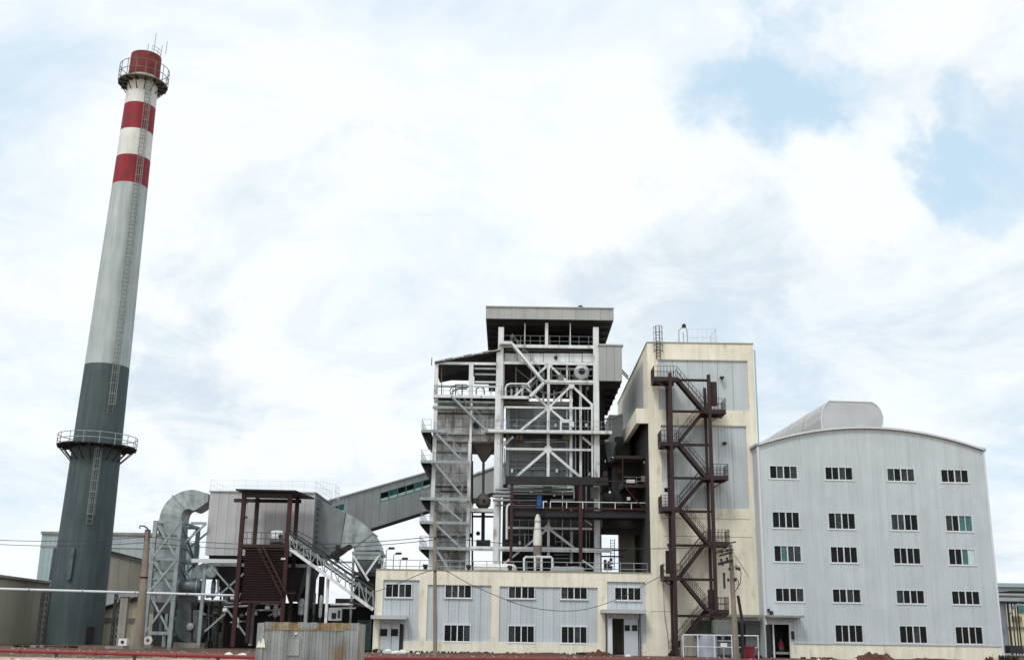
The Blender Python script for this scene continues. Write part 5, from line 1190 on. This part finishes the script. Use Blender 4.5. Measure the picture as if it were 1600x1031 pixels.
for i, (px, y0, y1, w, mm, lab) in enumerate(((332,905,935,7,'galv','slim pale vertical vessel above the concrete beam, left one'), (345,900,932,5,'darkpipe','slim dark vertical vessel above the concrete beam'), (331,955,1004,6,'darkpipe','dark upright pump column before the yellow pump house'),
        (352,930,946,9,'pipegrey','stubby grey vessel on the concrete beam left of brown shelter'), (470,935,962,9,'galv','pale valve vessel above the zinc container, left one'), (500,930,965,5,'white','slim white vessel above the zinc container'), (490,925,962,4,'darkpipe','slim dark vessel above the zinc container'), (430,945,965,7,'pipegrey','grey vessel between brown shelter legs'))):
    Y = 114 if px < 400 else 110
    a, b = V(px,y1,Y), V(px,y0,Y); r = w/32*Y/108*2*.5
    lone('process_vessel', lab, 'vessel', a, [('shell', mm, lambda q: q.lathe((a.x,Y,0), [(r*.3,a.z),(r,a.z+.15),(r,b.z-.2),(r*.6,b.z),(r*.2,b.z+.05)], 12), True), ('flange', 'galvst', lambda q: q.lathe((a.x,Y,0), [(r*1.25,(a.z+b.z)/2),(r*1.25,(a.z+b.z)/2+.08)], 12), False), ('leg', 'black', lambda q: q.box(a.x-.08,a.x+.08,Y-.08,Y+.08,-.1,a.z), False)])
pr = thing('low_pipe_run', 'tangle of grey pipes and valves running under the filter house hoppers', 'pipes', V(400, 960, 112))
for pts, w, m in (([(318,938),(352,938),(356,942),(378,942)],3,'pipegrey'), ([(322,932),(336,930),(341,924),(341,905)],4,'galv'), ([(318,962),(352,962)],3,'dark'), ([(366,960),(372,966),(372,980)],3,'white'), ([(350,948),(398,946),(402,942),(436,944)],4,'pipegrey'), ([(395,953),(440,953)],3,'galv'),
     ([(360,972),(384,970)],2.4,'pipegrey'), ([(326,945),(326,1000)],2.2,'darkpipe'), ([(372,940),(376,926),(384,926)],2,'galv'), ([(404,930),(420,930),(424,936)],2.5,'galvst'), ([(300,1000),(300,940)],3,'red'), ([(516,944),(552,944)],4,'white'), ([(516,950),(556,950)],3,'galvst'), ([(545,940),(572,948)],4,'dark'), ([(420,962),(446,945)],2,'white')): kpipe(pr, pts, w, 112.6, m)
kcol(pr, 394, 965, 1006, 925, 4.5, 111, 'conc', 'concrete_post', False)
for px, py in ((352,953),(364,934),(398,958),(418,950),(336,958),(378,962),(434,958)): 
    c = V(px, py, 112.2); part('valve', M['white'] if px % 3 else M['dark'], pr, lambda q: (q.lathe(c, [(.1,-.25),(.22,-.2),(.22,.2),(.1,.25)], 10, 'X'), q.lathe(c+Vector((0,0,.3)), [(.18,0),(.18,.05)], 10)))
wb = thing('white_control_cabinet', 'small white control cabinet above the right end of the zinc container', 'cabinet', V(523, 970, 108))
kbox(wb, 513, 949, 533, 969, 108, 108.6, 'whitef', 'cabinet_body'); kbox(wb, 518, 957, 525, 966, 107.93, 107.99, 'black', 'cabinet_opening'); kbox(wb, 528, 953, 531, 965, 107.93, 107.99, 'black', 'cabinet_slot'); kbox(wb, 520, 969.3, 526, 1006, 108.1, 108.4, 'black', 'post')
dk = thing('dark_backing_shed', 'low black shed added for the dark directly behind the lattice duct tower foot', 'shed', V(272, 1005, 119))  # black box added to darken the view behind the tower foot
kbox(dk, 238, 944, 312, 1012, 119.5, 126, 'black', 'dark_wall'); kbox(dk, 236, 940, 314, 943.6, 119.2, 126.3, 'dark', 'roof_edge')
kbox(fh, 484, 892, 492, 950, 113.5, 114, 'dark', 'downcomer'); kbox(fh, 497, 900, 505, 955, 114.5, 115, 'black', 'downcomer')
mh = thing('shade_machine_house', 'low black machine house added as shade beneath the filter house', 'machine house', V(470, 1005, 120))  # black block added for the shade under the hoppers
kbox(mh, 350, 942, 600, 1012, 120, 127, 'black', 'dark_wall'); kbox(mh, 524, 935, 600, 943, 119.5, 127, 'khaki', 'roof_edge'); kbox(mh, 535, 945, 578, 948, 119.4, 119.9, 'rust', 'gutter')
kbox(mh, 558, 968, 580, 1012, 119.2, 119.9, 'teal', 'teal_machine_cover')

# ================================================================== poles, wires, pipelines
def pole(name, label, base, top, Y, r0, r1, m, Yt=None):
    a, b = V(*base, Y), V(*top, Y); a.z = -.2
    t = thing(name, label, 'pole', (a.x, Y, 0))
    part('shaft', M[m], t, lambda q: q.tube([a, b], r0, 14, taper=[r0, r1]), smooth=True)
    return t, a, b
PL, pa, pb = pole('concrete_pole', 'thick tapering concrete pole standing left of the lattice duct tower', (216,1011), (231,829), 101, .46, .24, 'polec')
part('stay_brace', M['polec'], PL, lambda q: q.tube([(pa.x-.45,101,-.1), pa.lerp(pb,.42)], .3, 10, taper=[.34,.2]), smooth=True)
part('arm', M['black'], PL, lambda q: (q.tube([pb, pb+Vector((0,0,.15)), pb+Vector((-.3,0,.4)), pb+Vector((-.75,0,.45)), pb+Vector((-.75,0,.2))], .07, 6), q.box(pb.x-.2,pb.x+.2,100.8,101.2,pb.z-.9,pb.z+.1)))
part('band', M['black'], PL, lambda q: q.lathe(pa.lerp(pb,.6), [(.36,0),(.36,.15)], 12))
PM_, ma, mb_ = pole('timber_pole', 'slender brown timber pole in front of the low cream block', (680,1027), (679.5,800), 84, .16, .11, 'polec')
part('insulator', M['black'], PM_, lambda q: [q.lathe(V(681,y,84)+Vector((-.05,-.15,0)), [(.05,0),(.09,.05),(.05,.15)], 8) for y in (842, 893)])
part('clamp', M['rust'], PM_, lambda q: q.lathe((ma.x,84,V(681,884,84).z), [(.17,0),(.17,.25)], 10))
PR, ra_, rb2 = pole('transformer_pole', 'brown concrete pole with insulators and looping cables right of the stair', (1151,1030), (1141,850), 88, .24, .15, 'polec')
part('crossarm', M['black'], PR, lambda q: (q.bar(V(1124,868,87.7), V(1144,862,87.7), .12, .14), q.bar(V(1122,881,87.7), V(1145,875,87.7), .12, .2), q.bar(V(1124,862,87.7),V(1146,858,87.7),.1,.1), q.bar(V(1126,851,87.7),V(1150,846,87.7),.1,.1)))
for x, y in ((1128,862),(1136,860),(1127,875),(1136,873),(1129,881),(1140,889),(1151,888),(1155,889),(1149,906),(1138,906)):
    c = V(x, y, 87.6); part('insulator', M['black'], PR, lambda q: q.lathe(c, [(.05,-.1),(.12,-.06),(.07,0),(.12,.05),(.05,.14)], 8))
part('drop_cable', M['wire'], PR, lambda q: (q.tube([V(1143,890,87.6),V(1150,883,87.6),V(1156,886,87.6),V(1158,896,87.6),V(1157,910,87.6),V(1152,918,87.6),V(1148,925,87.6)], .03, 6), q.tube([V(1143,905,87.6),V(1150,902,87.6),V(1154,908,87.6),V(1153,920,87.6)], .03, 6), q.tube([V(1138,850,87.6),V(1150,870,87.6),V(1165,893,90),V(1170,902,92)], .02, 6)))
part('guard_post', M['black'], PR, lambda q: q.tube([V(1153,930,88.6), V(1159,965,88.6), Vector((V(1160,1020,88.6).x,88.6,-.1))], .12, 8))
cb_ = V(1133,917,87.5); part('fuse_switch', M['black'], PR, lambda q: q.box(cb_.x-.12, cb_.x+.02, 87.4, 87.6, cb_.z-.1, cb_.z+1.1))
def wire(label, pts, r=.028, group='overhead wires', cat='wire'):
    P_ = []
    for (a, b) in zip(pts, pts[1:]):
        n = 10
        for k in range(n): P_.append(Vector(a).lerp(Vector(b), k/n) + Vector((0,0,-.25*(Vector(b)-Vector(a)).length/12*4*(k/n)*(1-k/n))))
    P_.append(Vector(pts[-1]))
    o = MB().tube([p for p in P_], r, 6).build('overhead_wire', M['wire'], None, True); tag(o, label, cat, group); return o
wire('upper wire from the left edge to the concrete pole', [V(-60,840,100), V(231,838,101)])
wire('lower wire from the left edge to the concrete pole', [V(-60,846,100), V(230,847,101)])
wire('upper wire from the concrete pole to the slender timber pole', [V(231,838,101), V(680,838,84)])
wire('lower wire from the concrete pole to the slender timber pole', [V(230,847,101), V(680,843,84)])
wire('upper wire between the slender timber pole and the transformer pole', [V(680,838,84), V(1141,853,88)])
wire('wire from the transformer pole running off above the grey hall door', [V(1141,858,88), V(1118,842,100)])
def curve(label, pts, Y, r=.03):
    # smooth through the listed points
    P_ = [V(*p, Y) for p in pts]; out_ = []
    for i in range(len(P_)-1):
        p0, p1, p2, p3 = P_[max(i-1,0)], P_[i], P_[i+1], P_[min(i+2,len(P_)-1)]
        for k in range(5):
            t = k/5; out_.append(.5*((2*p1)+(p2-p0)*t+(2*p0-5*p1+4*p2-p3)*t*t+(3*p1-p0-3*p2+p3)*t**3))
    out_.append(P_[-1]); o = MB().tube(out_, r, 6).build('service_cable', M['wire'], None, True); tag(o, label, 'cable'); return o
curve('drooping black cable from the timber pole across the low block to the tower', [(681,889),(700,893),(730,910),(770,928),(815,945),(860,953),(905,953),(945,943),(985,926),(1015,909),(1036,898)], 100)
curve('short cable from the timber pole to the left end of the low block', [(681,889),(660,895),(632,907),(605,918),(586,924)], 98)
curve('thin dark cable hanging down the cream wall left of the stair', [(1036,898),(1037,925),(1038,955),(1042,985),(1045,1010)], 104.7, .025)
# steam pipe on lattice supports
sp = thing('overhead_steam_pipe', 'white overhead pipe crossing before the chimney base to the filter house', 'pipe', V(180, 930, 103))
S0, S1 = V(-40, 918.5, 103), V(372, 930, 108)
for k in range(5): part('pipe_length', M['whitef'], sp, lambda q: q.tube([S0.lerp(S1,k/5), S0.lerp(S1,(k+1)/5-.001)], .12, 10), smooth=True)
part('pipe_collar', M['galvst'], sp, lambda q: [q.tube([S0.lerp(S1,k/5)-Vector((.08,0,0)), S0.lerp(S1,k/5)+Vector((.08,0,0))], .16, 10) for k in range(1,5)])
for px, lab in ((69, 'dark lattice post carrying the white pipe left of the chimney'), (182, 'dark lattice post carrying the white pipe right of the chimney')):
    t = (px+40)/412; q0 = S0.lerp(S1, t); w = .28
    ls = thing('lattice_post', lab, 'post', (q0.x, q0.y, 0), 'lattice posts under the overhead pipe')
    for dx in (-w, w):
        for dy in (-w, w): part('leg', M['dark'], ls, lambda q: q.bar((q0.x+dx,q0.y+dy,-.1),(q0.x+dx,q0.y+dy,q0.z-.14),.1,.1))
    n = 9
    for k in range(n):
        za, zb = (q0.z-.2)*k/n, (q0.z-.2)*(k+1)/n
        part('lacing_bar', M['dark'], ls, lambda q: (q.bar((q0.x-w,q0.y-w-.06,za),(q0.x+w,q0.y-w-.06,zb),.05,.08), q.bar((q0.x+w,q0.y-w-.12,za),(q0.x-w,q0.y-w-.12,zb),.05,.08), q.bar((q0.x-w-.06,q0.y-w,za),(q0.x-w-.06,q0.y+w,zb),.05,.08), q.bar((q0.x-w,q0.y-w,zb),(q0.x+w,q0.y-w,zb),.07,.06)))
    part('foot_block', M['conc'], ls, lambda q: q.box(q0.x-.6,q0.x+.6,q0.y-.6,q0.y+.6,-.1,.18))
cp = thing('concrete_support_column', 'grey concrete column carrying the white pipe, right of the chimney', 'column', (X(195,960,105),105,0))
x = X(194,965,104.5); z = S0.lerp(S1,(194+40)/412).z-.14
part('shaft', M['conc'], cp, lambda q: q.box(x-.33,x+.33,104,104.6,-.1,z-.3)); part('cap', M['conc'], cp, lambda q: q.box(x-.5,x+1.2,103.9,104.8,z-.298,z-.02))
# red fire pipe on short supports, in two runs meeting behind the container
fp = thing('red_ground_pipe', 'long dark red pipe on short stands running along the foreground', 'pipe', (0, 64, 0))
pts = [V(-80,1012,70), V(410,1023,61.5), V(1700,1030,80)]
pts = [Vector((p.x, p.y, .36)) for p in pts]
pts[1].z = .34
for a, b in zip(pts, pts[1:]):
    n = max(4, int((b-a).length/6))
    for k in range(n):
        part('pipe_length', M['firered'], fp, lambda q: q.tube([a.lerp(b,k/n), a.lerp(b,(k+1)/n-.003)], .10, 10), smooth=True)
        c = a.lerp(b, (k+.5)/n)
        part('pipe_stand', M['dark'], fp, lambda q: (q.box(c.x-.07,c.x+.07,c.y-.07,c.y+.07,-.1,c.z-.09), q.box(c.x-.16,c.x+.16,c.y-.1,c.y+.1,c.z-.12,c.z-.085)))
        part('coupling', M['firered'], fp, lambda q: q.tube([a.lerp(b,(k+1)/n)-(b-a).normalized()*.12, a.lerp(b,(k+1)/n)+(b-a).normalized()*.12], .135, 10))

# ================================================================== zinc container
cn = thing('zinc_container', 'weathered corrugated zinc container with rusty top edge in the foreground', 'container', V(479, 1030, 55))
CYf = 54.0
x0, x1 = X(412, 1000, CYf), X(557, 1000, CYf); zc = Z(480, 972, CYf)
n = 14
for k in range(n):
    a, b = x0+(x1-x0)*k/n, x0+(x1-x0)*(k+1)/n; jj = random.uniform(-.012,.012)
    part('corrugated_sheet', M['cont'], cn, lambda q: q.ribbed(a+.004, b-.004, 0, zc-.32+jj, [], CYf+jj, .16, .03, .4))
    part('top_sheet', M['rust'] if k in (1,2,3,4,8,9,10,11,12) else M['cont'], cn, lambda q: q.ribbed(a+.004, b-.004, zc-.30, zc+jj, [], CYf+.01, .16, .03, .4))
part('body', M['cont'], cn, lambda q: q.box(x0-.25, x1+.1, CYf+.05, CYf+2.4, 0, zc-.03))
part('rail_bar', M['rust'], cn, lambda q: q.box(x0, x1-.6, CYf-.06, CYf-.035, zc-.34, zc-.28))
part('corner_post', M['cont'], cn, lambda q: q.box(x0-.33, x0-.01, CYf-.05, CYf+.04, 0, zc-.05)); part('corner_post', M['cont'], cn, lambda q: q.box(x1+.005, x1+.07, CYf-.05, CYf+.04, 0, zc+.02))
part('hatch', M['cont'], cn, lambda q: (q.box(x0+1.15, x0+1.7, CYf-.07, CYf-.04, zc-1.5, zc-.66), q.box(x0+1.15, x0+1.7, CYf-.09, CYf-.071, zc-.7, zc-.66)))
part('lifting_plate', M['sack'], cn, lambda q: q.lathe((x0+1.5,CYf-.06,zc-.5), [(.06,0),(.06,.02)], 8, 'Y'))
part('cloth_rag', M['sack'], cn, lambda q: q.prism([(x0-.3,zc-1.15),(x0+.12,zc-1.15),(x0+.05,zc-.8),(x0-.02,zc-.72),(x0-.1,zc-1.0),(x0-.2,zc-.82)], CYf-.12, CYf-.08))

# ================================================================== yard equipment near the tower
yd = thing('yard_railing', 'white pipe railing around the equipment yard below the stair', 'railing', V(1130, 1000, 99))
z = Z(1125, 992, 99)
part('top_rail', M['white'], yd, lambda q: (q.tube([(X(1068,992,99),99,z),(X(1185,992,99),99,z)], .055, 6), q.tube([(X(1068,992,99),99,.9),(X(1185,992,99),99,.9)], .03, 5)))
for px in (1067, 1090, 1116, 1143, 1160, 1184): part('post', M['white'], yd, lambda q: q.tube([(X(px,992,99),99,-.1),(X(px,992,99),99,z)], .045, 6))
ft = thing('filter_tank', 'dull grey upright tank behind the yard railing, left of green box', 'tank', V(1107, 1018, 101))
c = V(1106, 1000, 101); part('shell', M['casing'], ft, lambda q: q.lathe((c.x,101.5,0), [(.9,-.1),(.9,1.7),(.85,1.85)], 20), smooth=True); part('lid', M['dark'], ft, lambda q: q.box(X(1086,989,101.5), X(1116,989,101.5), 100.8, 102.4, 1.87, 2.05))
gbx = thing('green_control_box', 'dull green control box with two dark windows behind the yard railing', 'control box', V(1130, 1015, 101.6))
kbox(gbx, 1115, 968, 1144, 1022, 102, 103, 'lowgrey', 'box_body'); kbox(gbx, 1118, 993, 1127, 999, 101.9, 101.99, 'glass', 'box_window'); kbox(gbx, 1132, 993, 1142, 999, 101.9, 101.99, 'glass', 'box_window'); kbox(gbx, 1116, 999.5, 1143, 1001.5, 101.88, 101.99, 'galvst', 'ledge')
ws = thing('grey_screen_wall', 'grey concrete screen wall at the foot of the stair', 'screen wall', V(1080, 1020, 102))
for k in range(3): kbox(ws, 1064+10*k, 992, 1073.6+10*k, 1024, 102.2, 102.5, 'conc', 'wall_slab')
sg = thing('white_sign_post', 'small white sign on a thin post before the yard railing', 'sign', V(1131, 1025, 92))
kbox(sg, 1126, 1004, 1136, 1010, 92, 92.05, 'signw', 'sign_board'); kbox(sg, 1130, 1010.2, 1132, 1029, 92.01, 92.08, 'galvst', 'sign_stake')
bn = thing('red_bin', 'square dark red bin on the ground right of the transformer pole', 'bin', V(1171, 1025, 90))
a, b = V(1163, 1028, 90), V(1179, 1010, 90)
part('bin_body', M['binred'], bn, lambda q: q.frust((a.x+.06,b.x-.06,90.06,90.8,-.1),(a.x,b.x,90,90.86,b.z-.05))); part('bin_rim', M['binred'], bn, lambda q: q.box(a.x-.05,b.x+.05,89.95,90.91,b.z-.048,b.z+.04)); part('bin_handle', M['black'], bn, lambda q: q.tube([(b.x+.05,90.1,.5),(b.x+.25,90.1,.7),(b.x+.3,90.1,1.0)], .03, 5))
vb = thing('white_valve_box', 'small white box with a dark round hole before the concrete column', 'box', V(190, 1007, 99))
kbox(vb, 185, 997, 198, 1008, 99, 99.6, 'signw', 'box_body'); c = V(191, 1002.5, 98.96); part('round_hole', M['black'], vb, lambda q: q.lathe(c, [(.14,0),(.14,.03)], 12, 'Y'))
pf = thing('pink_pipe_flange', 'pinkish round flange on a block at the lattice tower foot', 'flange', V(231, 1006, 108))
c = V(231, 1000, 108); part('ring', M['sack'], pf, lambda q: q.lathe(c, [(.16,0),(.4,0),(.4,.2),(.16,.2)], 18, 'Y', caps=False)); part('core', M['brick'], pf, lambda q: q.lathe(c+Vector((0,.05,0)), [(.15,0),(.15,.1)], 12, 'Y')); part('block', M['conc'], pf, lambda q: q.box(c.x-.4,c.x+.4,108,108.5,-.1,c.z-.4))

# far right buildings and pipe rack
fr_ = thing('far_right_sheds', 'pale distant shed with flat roof at the far right edge', 'shed', (X(1590,950,150),150,0))
z1 = Z(1590, 917, 150); xa = X(1553, 940, 150)
simple_panels(fr_, M['bluew'], (xa,150,0), (xa+14,150,0), 0, z1, z1, 6); part('roof_edge', M['tealw'], fr_, lambda q: q.box(xa-.1, xa+14.2, 149.6, 150.2, z1+.003, z1+.5)); part('shed_body', M['bluew'], fr_, lambda q: q.box(xa+.05, xa+13.9, 150.25, 160, 0, z1-.1))
yl = thing('far_right_annex', 'cream annex with green windows behind the pipe rack at far right', 'annex', (X(1592,980,130),130,0))
kbox(yl, 1572, 950, 1640, 1016, 130, 138, 'yell', 'wall'); kbox(yl, 1592, 945, 1600, 956, 129.8, 129.98, 'teal', 'window_glass'); kbox(yl, 1570, 978, 1640, 980, 129.7, 129.98, 'olive', 'band'); kbox(yl, 1583, 962, 1597, 970, 129.6, 129.98, 'rust', 'rusty_panel')
prk = thing('far_right_pipe_rack', 'dark steel pipe rack with grey pillar at the right edge beside the hall', 'pipe rack', (X(1585,1000,112),112,0))
kbox(prk, 1563, 940, 1575, 1020, 112, 112.7, 'casing', 'pillar'); kbox(prk, 1560, 939, 1640, 942, 111.5, 114, 'black', 'top_beam'); kbox(prk, 1580, 923, 1640, 925, 113, 116, 'black', 'upper_beam'); kbox(prk, 1566, 930, 1640, 932, 112, 114, 'khaki', 'cable_tray')
for px, w in ((1578,2.5),(1584,1.5),(1589,1.5),(1593,1.8)): kcol(prk, px, 980, 1022, 943, w, 111.8, 'dark', 'rack_post', False)
kbar(prk, 1578, 960, 1586, 944, 2, 111.7, 'pipegrey'); kbar(prk, 1586, 947, 1600, 935, 3, 111.6, 'pipegrey'); kbox(prk, 1578, 1008, 1600, 1020, 111, 112, 'dark', 'valve_bank'); kbox(prk, 1564, 973, 1570, 982, 111.6, 111.95, 'galvst', 'bracket')

# ================================================================== soil heaps, sacks, rubble, weeds
def heap(label, px, py, Y, w, h, m='soil', name='soil_heap', cat='soil heap', seed=0, group='soil heaps along the buildings'):
    rd_ = random.Random(seed); c = V(px, py, Y); nx_, ny_ = 18, 8; vs = []; 
    ph_ = [rd_.uniform(0,6) for _ in range(6)]
    for j in range(ny_+1):
        for i in range(nx_+1):
            u, v = i/nx_*2-1, j/ny_*2-1; e = max(0, 1-u*u)*max(0, 1-v*v)
            z = h*e**.6*(.7+.3*math.sin(u*7+ph_[0])*math.sin(v*4+ph_[1])+.1*math.sin(u*15+ph_[2])+.08*rd_.uniform(-1,1)) if e > 0 else 0
            vs.append((c.x+u*w/2*(1+.05*rd_.uniform(-1,1)), Y+v*w*.22, max(z,0)-.06))
    o = MB().add(vs, [(j*(nx_+1)+i, j*(nx_+1)+i+1, (j+1)*(nx_+1)+i+1, (j+1)*(nx_+1)+i) for j in range(ny_) for i in range(nx_)]).build(name, M[m], None)
    return tag(o, label, cat, group)
heap('largest red brown soil heap, before the lower middle windows of the hall', 1366, 1022, 97, 3.6, .85, seed=1)
heap('low red soil ridge under the right windows of the hall', 1460, 1025, 96, 9, .4, seed=2)
heap('small pointed soil heap near the right corner of the hall', 1546, 1023, 97, 1.2, .6, seed=3)
heap('dark soil heap left of the black open door of the low block', 936, 1020, 99, 2.6, .62, seed=4)
heap('low dark soil ridge along the low block between pole and door', 830, 1023, 100, 15, .3, seed=5)
heap('low soil ridge before the olive shed and chimney', 90, 1008, 97, 12, .22, seed=6)
heap('low soil ridge beside the lattice tower foot', 290, 1010, 96, 8, .25, seed=7)
heap('low soil ridge along the hall left of the big heap', 1285, 1024, 98, 4, .22, seed=8)
def sack(label, px, py, Y, w, h, seed, m='sack', nm='sack', cat='sack', group='pale sacks and rubble'):
    rd_ = random.Random(seed); c = V(px, py, Y); w *= .75; h *= .75; b = MB(); prof = [(.05,0),(.8,.05),(1,.35),(.9,.7),(.5,.95),(.05,1)]
    n = 12
    vs = []; 
    for r, z in prof:
        for k in range(n): a = 2*PI*k/n; q = r*(1+.14*math.sin(3*a+seed)+.1*rd_.uniform(-1,1)); vs.append((c.x+q*w/2*math.cos(a), Y+q*w*.3*math.sin(a), z*h*(1+.12*rd_.uniform(-1,1))-.05))
    fs = [(i*n+k, i*n+(k+1)%n, (i+1)*n+(k+1)%n, (i+1)*n+k) for i in range(len(prof)-1) for k in range(n)]+[tuple(range((len(prof)-1)*n, len(prof)*n))]
    return tag(b.add(vs, fs).build(nm, M[m], None, True), label, cat, group)
for i, (px, py, Y, w, h, lab) in enumerate(((606,1020,97,1.0,.55,'white sack before the grey double door, left one'), (618,1022,96,1.3,.4,'flat white sack before the grey double door, lower middle'), (628,1019,97,.9,.5,'white sack before the grey double door, right one'),
    (358,1016,78,.8,.42,'crumpled white sack by the red pipe left of the container'), (380,1017,78,.9,.38,'pale sack by the red pipe nearest the container'), (369,1019,77,.7,.25,'flat pale scrap between two sacks left of the container'),
    (1279,1026,84,.9,.45,'white sack right of the hall door, left one'), (1297,1026,84,.8,.42,'white sack right of the hall door, middle one'), (1335,1025,86,.7,.5,'white sack just left of the largest soil heap'), (1173,1029,82,.6,.4,'white sack before the red bin'), (981,1024,99,.7,.3,'small white sack at the open door of the low block'), (653,1021,97,.5,.25,'small pale stone left of the timber pole'),
    (28,1031,60,.4,.22,'pale stone at the lower left corner, nearer the edge'), (52,1031,60,.35,.22,'pale stone at the lower left corner, farther right'))): sack(lab, px, py, Y, w, h, i)
tag(part('brick_stack', M['brick'], None, lambda q: [q.box(V(1284,1020,92).x+dx, V(1284,1020,92).x+dx+.24, 92+dy, 92.12+dy, z, z+.07) for dx, dy, z in ((0,0,0),(.26,0,0),(.02,0,.075),(.27,.02,.075),(.1,0,.15),(.12,.01,.225),(0,.14,0),(.26,.14,0),(.12,.14,.075))]), 'small stack of red bricks right of the hall door', 'bricks')
# weeds along the walls
wb_ = MB(); rw = random.Random(5)
def weeds(pxa, pxb, Y, n, h):
    for _ in range(n):
        px = rw.uniform(pxa, pxb); c = V(px, 1018, Y+rw.uniform(-1,1)); c.z = 0
        for _ in range(9):
            a = rw.uniform(0, 2*PI); l = h*rw.uniform(.4,1); d = Vector((math.cos(a)*.5, math.sin(a)*.5, 1))*l; sd_ = Vector((math.sin(a), -math.cos(a), 0))*.05
            wb_.add([c-sd_, c+sd_, c+d*.6+sd_*1.3, c+d, c+d*.6-sd_*1.3], [(0,1,2,3,4)])
weeds(640, 945, 103, 110, .22); weeds(900, 950, 101, 40, .35); weeds(1250, 1300, 101, 25, .2); weeds(20, 120, 104, 60, .2); weeds(1180,1190,101,10,.3); weeds(570,600,101,16,.4); weeds(1560,1590,104,20,.6)
o = wb_.build('weeds', M['leaf'], None); o['kind'] = 'stuff'; o['label'] = 'patchy green weeds growing along the foot of the buildings'; o['category'] = 'weeds'
# scattered rubble
rb3 = MB(); rr3 = random.Random(9)
for _ in range(900):
    px = rr3.uniform(-20, 1620); Y = rr3.uniform(57, 102); c = V(px, 1015, Y); s_ = rr3.uniform(.03,.12); c.z = gz(c.x, Y)
    rb3.lathe((c.x,Y,c.z-.02), [(s_,0),(s_*rr3.uniform(.8,1.1),s_*.6),(s_*.3,s_)], 5)
o = rb3.build('rubble', M['conc'], None); o['kind'] = 'stuff'; o['label'] = 'small stones scattered over the bare soil'; o['category'] = 'stones'

# ================================================================== person in the hall doorway
def person(label, px, Y, H=1.62, yaw=0.0):
    x = V(px, 1000, Y).x
    root = thing('person', label, 'person', (x, Y, .05))
    J = {'pelvis':(0,0,.53,.10,.085),'waist':(0,0,.61,.085,.07),'chest':(0,0,.72,.10,.075),'neckb':(0,0,.815,.045,.045),'head0':(0,-.005,.87,.04,.045),'head1':(0,-.01,.93,.05,.058),'head2':(0,0,.985,.035,.04)}
    for s, n in ((-1,'l'),(1,'r')):
        J['hip'+n]=(s*.055,0,.49,.062,.062); J['knee'+n]=(s*.06,-.01 if s<0 else -.03,.28,.038,.04); J['ank'+n]=(s*.06,.01,.045,.024,.026); J['toe'+n]=(s*.068,-.075,.018,.024,.016)
        J['sh'+n]=(s*.105,0,.79,.04,.04); J['el'+n]=(s*.135,.01,.62,.027,.027); J['wr'+n]=(s*.125,-.05,.48,.018,.016); J['pm'+n]=(s*.12,-.07,.445,.022,.013)
        for f in range(4): J['f%d%s'%(f,n)]=(s*(.105+.011*f),-.082,.43,.007,.007); J['g%d%s'%(f,n)]=(s*(.104+.011*f),-.085,.40+.004*abs(f-1.5),.005,.005)
        J['t0'+n]=(s*.10,-.085,.45,.007,.007); J['t1'+n]=(s*.09,-.10,.43,.005,.005)
    E_ = [('pelvis','waist'),('waist','chest'),('chest','neckb'),('neckb','head0'),('head0','head1'),('head1','head2')]
    for n in 'lr':
        E_ += [('pelvis','hip'+n),('hip'+n,'knee'+n),('knee'+n,'ank'+n),('ank'+n,'toe'+n),('chest','sh'+n),('sh'+n,'el'+n),('el'+n,'wr'+n),('wr'+n,'pm'+n),('pm'+n,'t0'+n),('t0'+n,'t1'+n)]
        for f in range(4): E_ += [('pm'+n,'f%d%s'%(f,n)),('f%d%s'%(f,n),'g%d%s'%(f,n))]
    ks = list(J); me = bpy.data.meshes.new('body'); me.from_pydata([Vector(J[k][:3])*H for k in ks], [(ks.index(a), ks.index(b)) for a, b in E_], [])
    ob = bpy.data.objects.new('body', me); COL.objects.link(ob)
    md = ob.modifiers.new('skin', 'SKIN'); 
    for k, v in zip(ks, me.skin_vertices[0].data): v.radius = (J[k][3]*H, J[k][4]*H); v.use_root = (k == 'pelvis')
    ob.modifiers.new('sub', 'SUBSURF').levels = 2; ob.modifiers['sub'].render_levels = 2
    bpy.context.view_layer.update(); dg = bpy.context.evaluated_depsgraph_get()
    m2 = bpy.data.meshes.new_from_object(ob.evaluated_get(dg)); bpy.data.objects.remove(ob)
    for mm in ('skin', 'shirt', 'trouser', 'black'): m2.materials.append(M[mm])
    for p in m2.polygons:
        c = p.center/H; p.use_smooth = True
        if c.z < .05: p.material_index = 3
        elif c.z < .55 and abs(c.x) < .11 and not (c.y < -.04 and c.z > .38 and abs(c.x) > .085): p.material_index = 2
        elif c.z < .55 and abs(c.x) < .10: p.material_index = 2
        elif .55 <= c.z < .825 and not (abs(c.x) > .12 and c.z < .64): p.material_index = 1
    b = bpy.data.objects.new('body', m2); COL.objects.link(b); b.parent = root
    part('hair', M['hair'], root, lambda q: q.lathe((x, Y+.01, .05+.94*H), [(.105,-.02),(.112,.05),(.095,.09),(.05,.12),(.01,.125)], 16), smooth=True)
    for s in (-1, 1):
        part('eye', M['black'], root, lambda q: q.lathe((x+s*.032, Y-.108, .05+.935*H), [(.008,0),(.011,.004),(.004,.01)], 8, 'Y')); part('ear', M['skin'], root, lambda q: q.lathe((x+s*.088, Y, .05+.925*H), [(.01,-.03),(.018,0),(.01,.03)], 8))
    part('nose', M['skin'], root, lambda q: q.frust((x-.014,x+.014,Y-.13,Y-.10,.05+.915*H),(x-.006,x+.006,Y-.115,Y-.10,.05+.94*H))); part('mouth', M['brick'], root, lambda q: q.box(x-.022,x+.022,Y-.105,Y-.098,.05+.895*H,.05+.9*H))
    root.rotation_euler.z = yaw
    return root
person('person in a red shirt and grey trousers standing in the hall doorway', 1220, 103.9, yaw=.3)
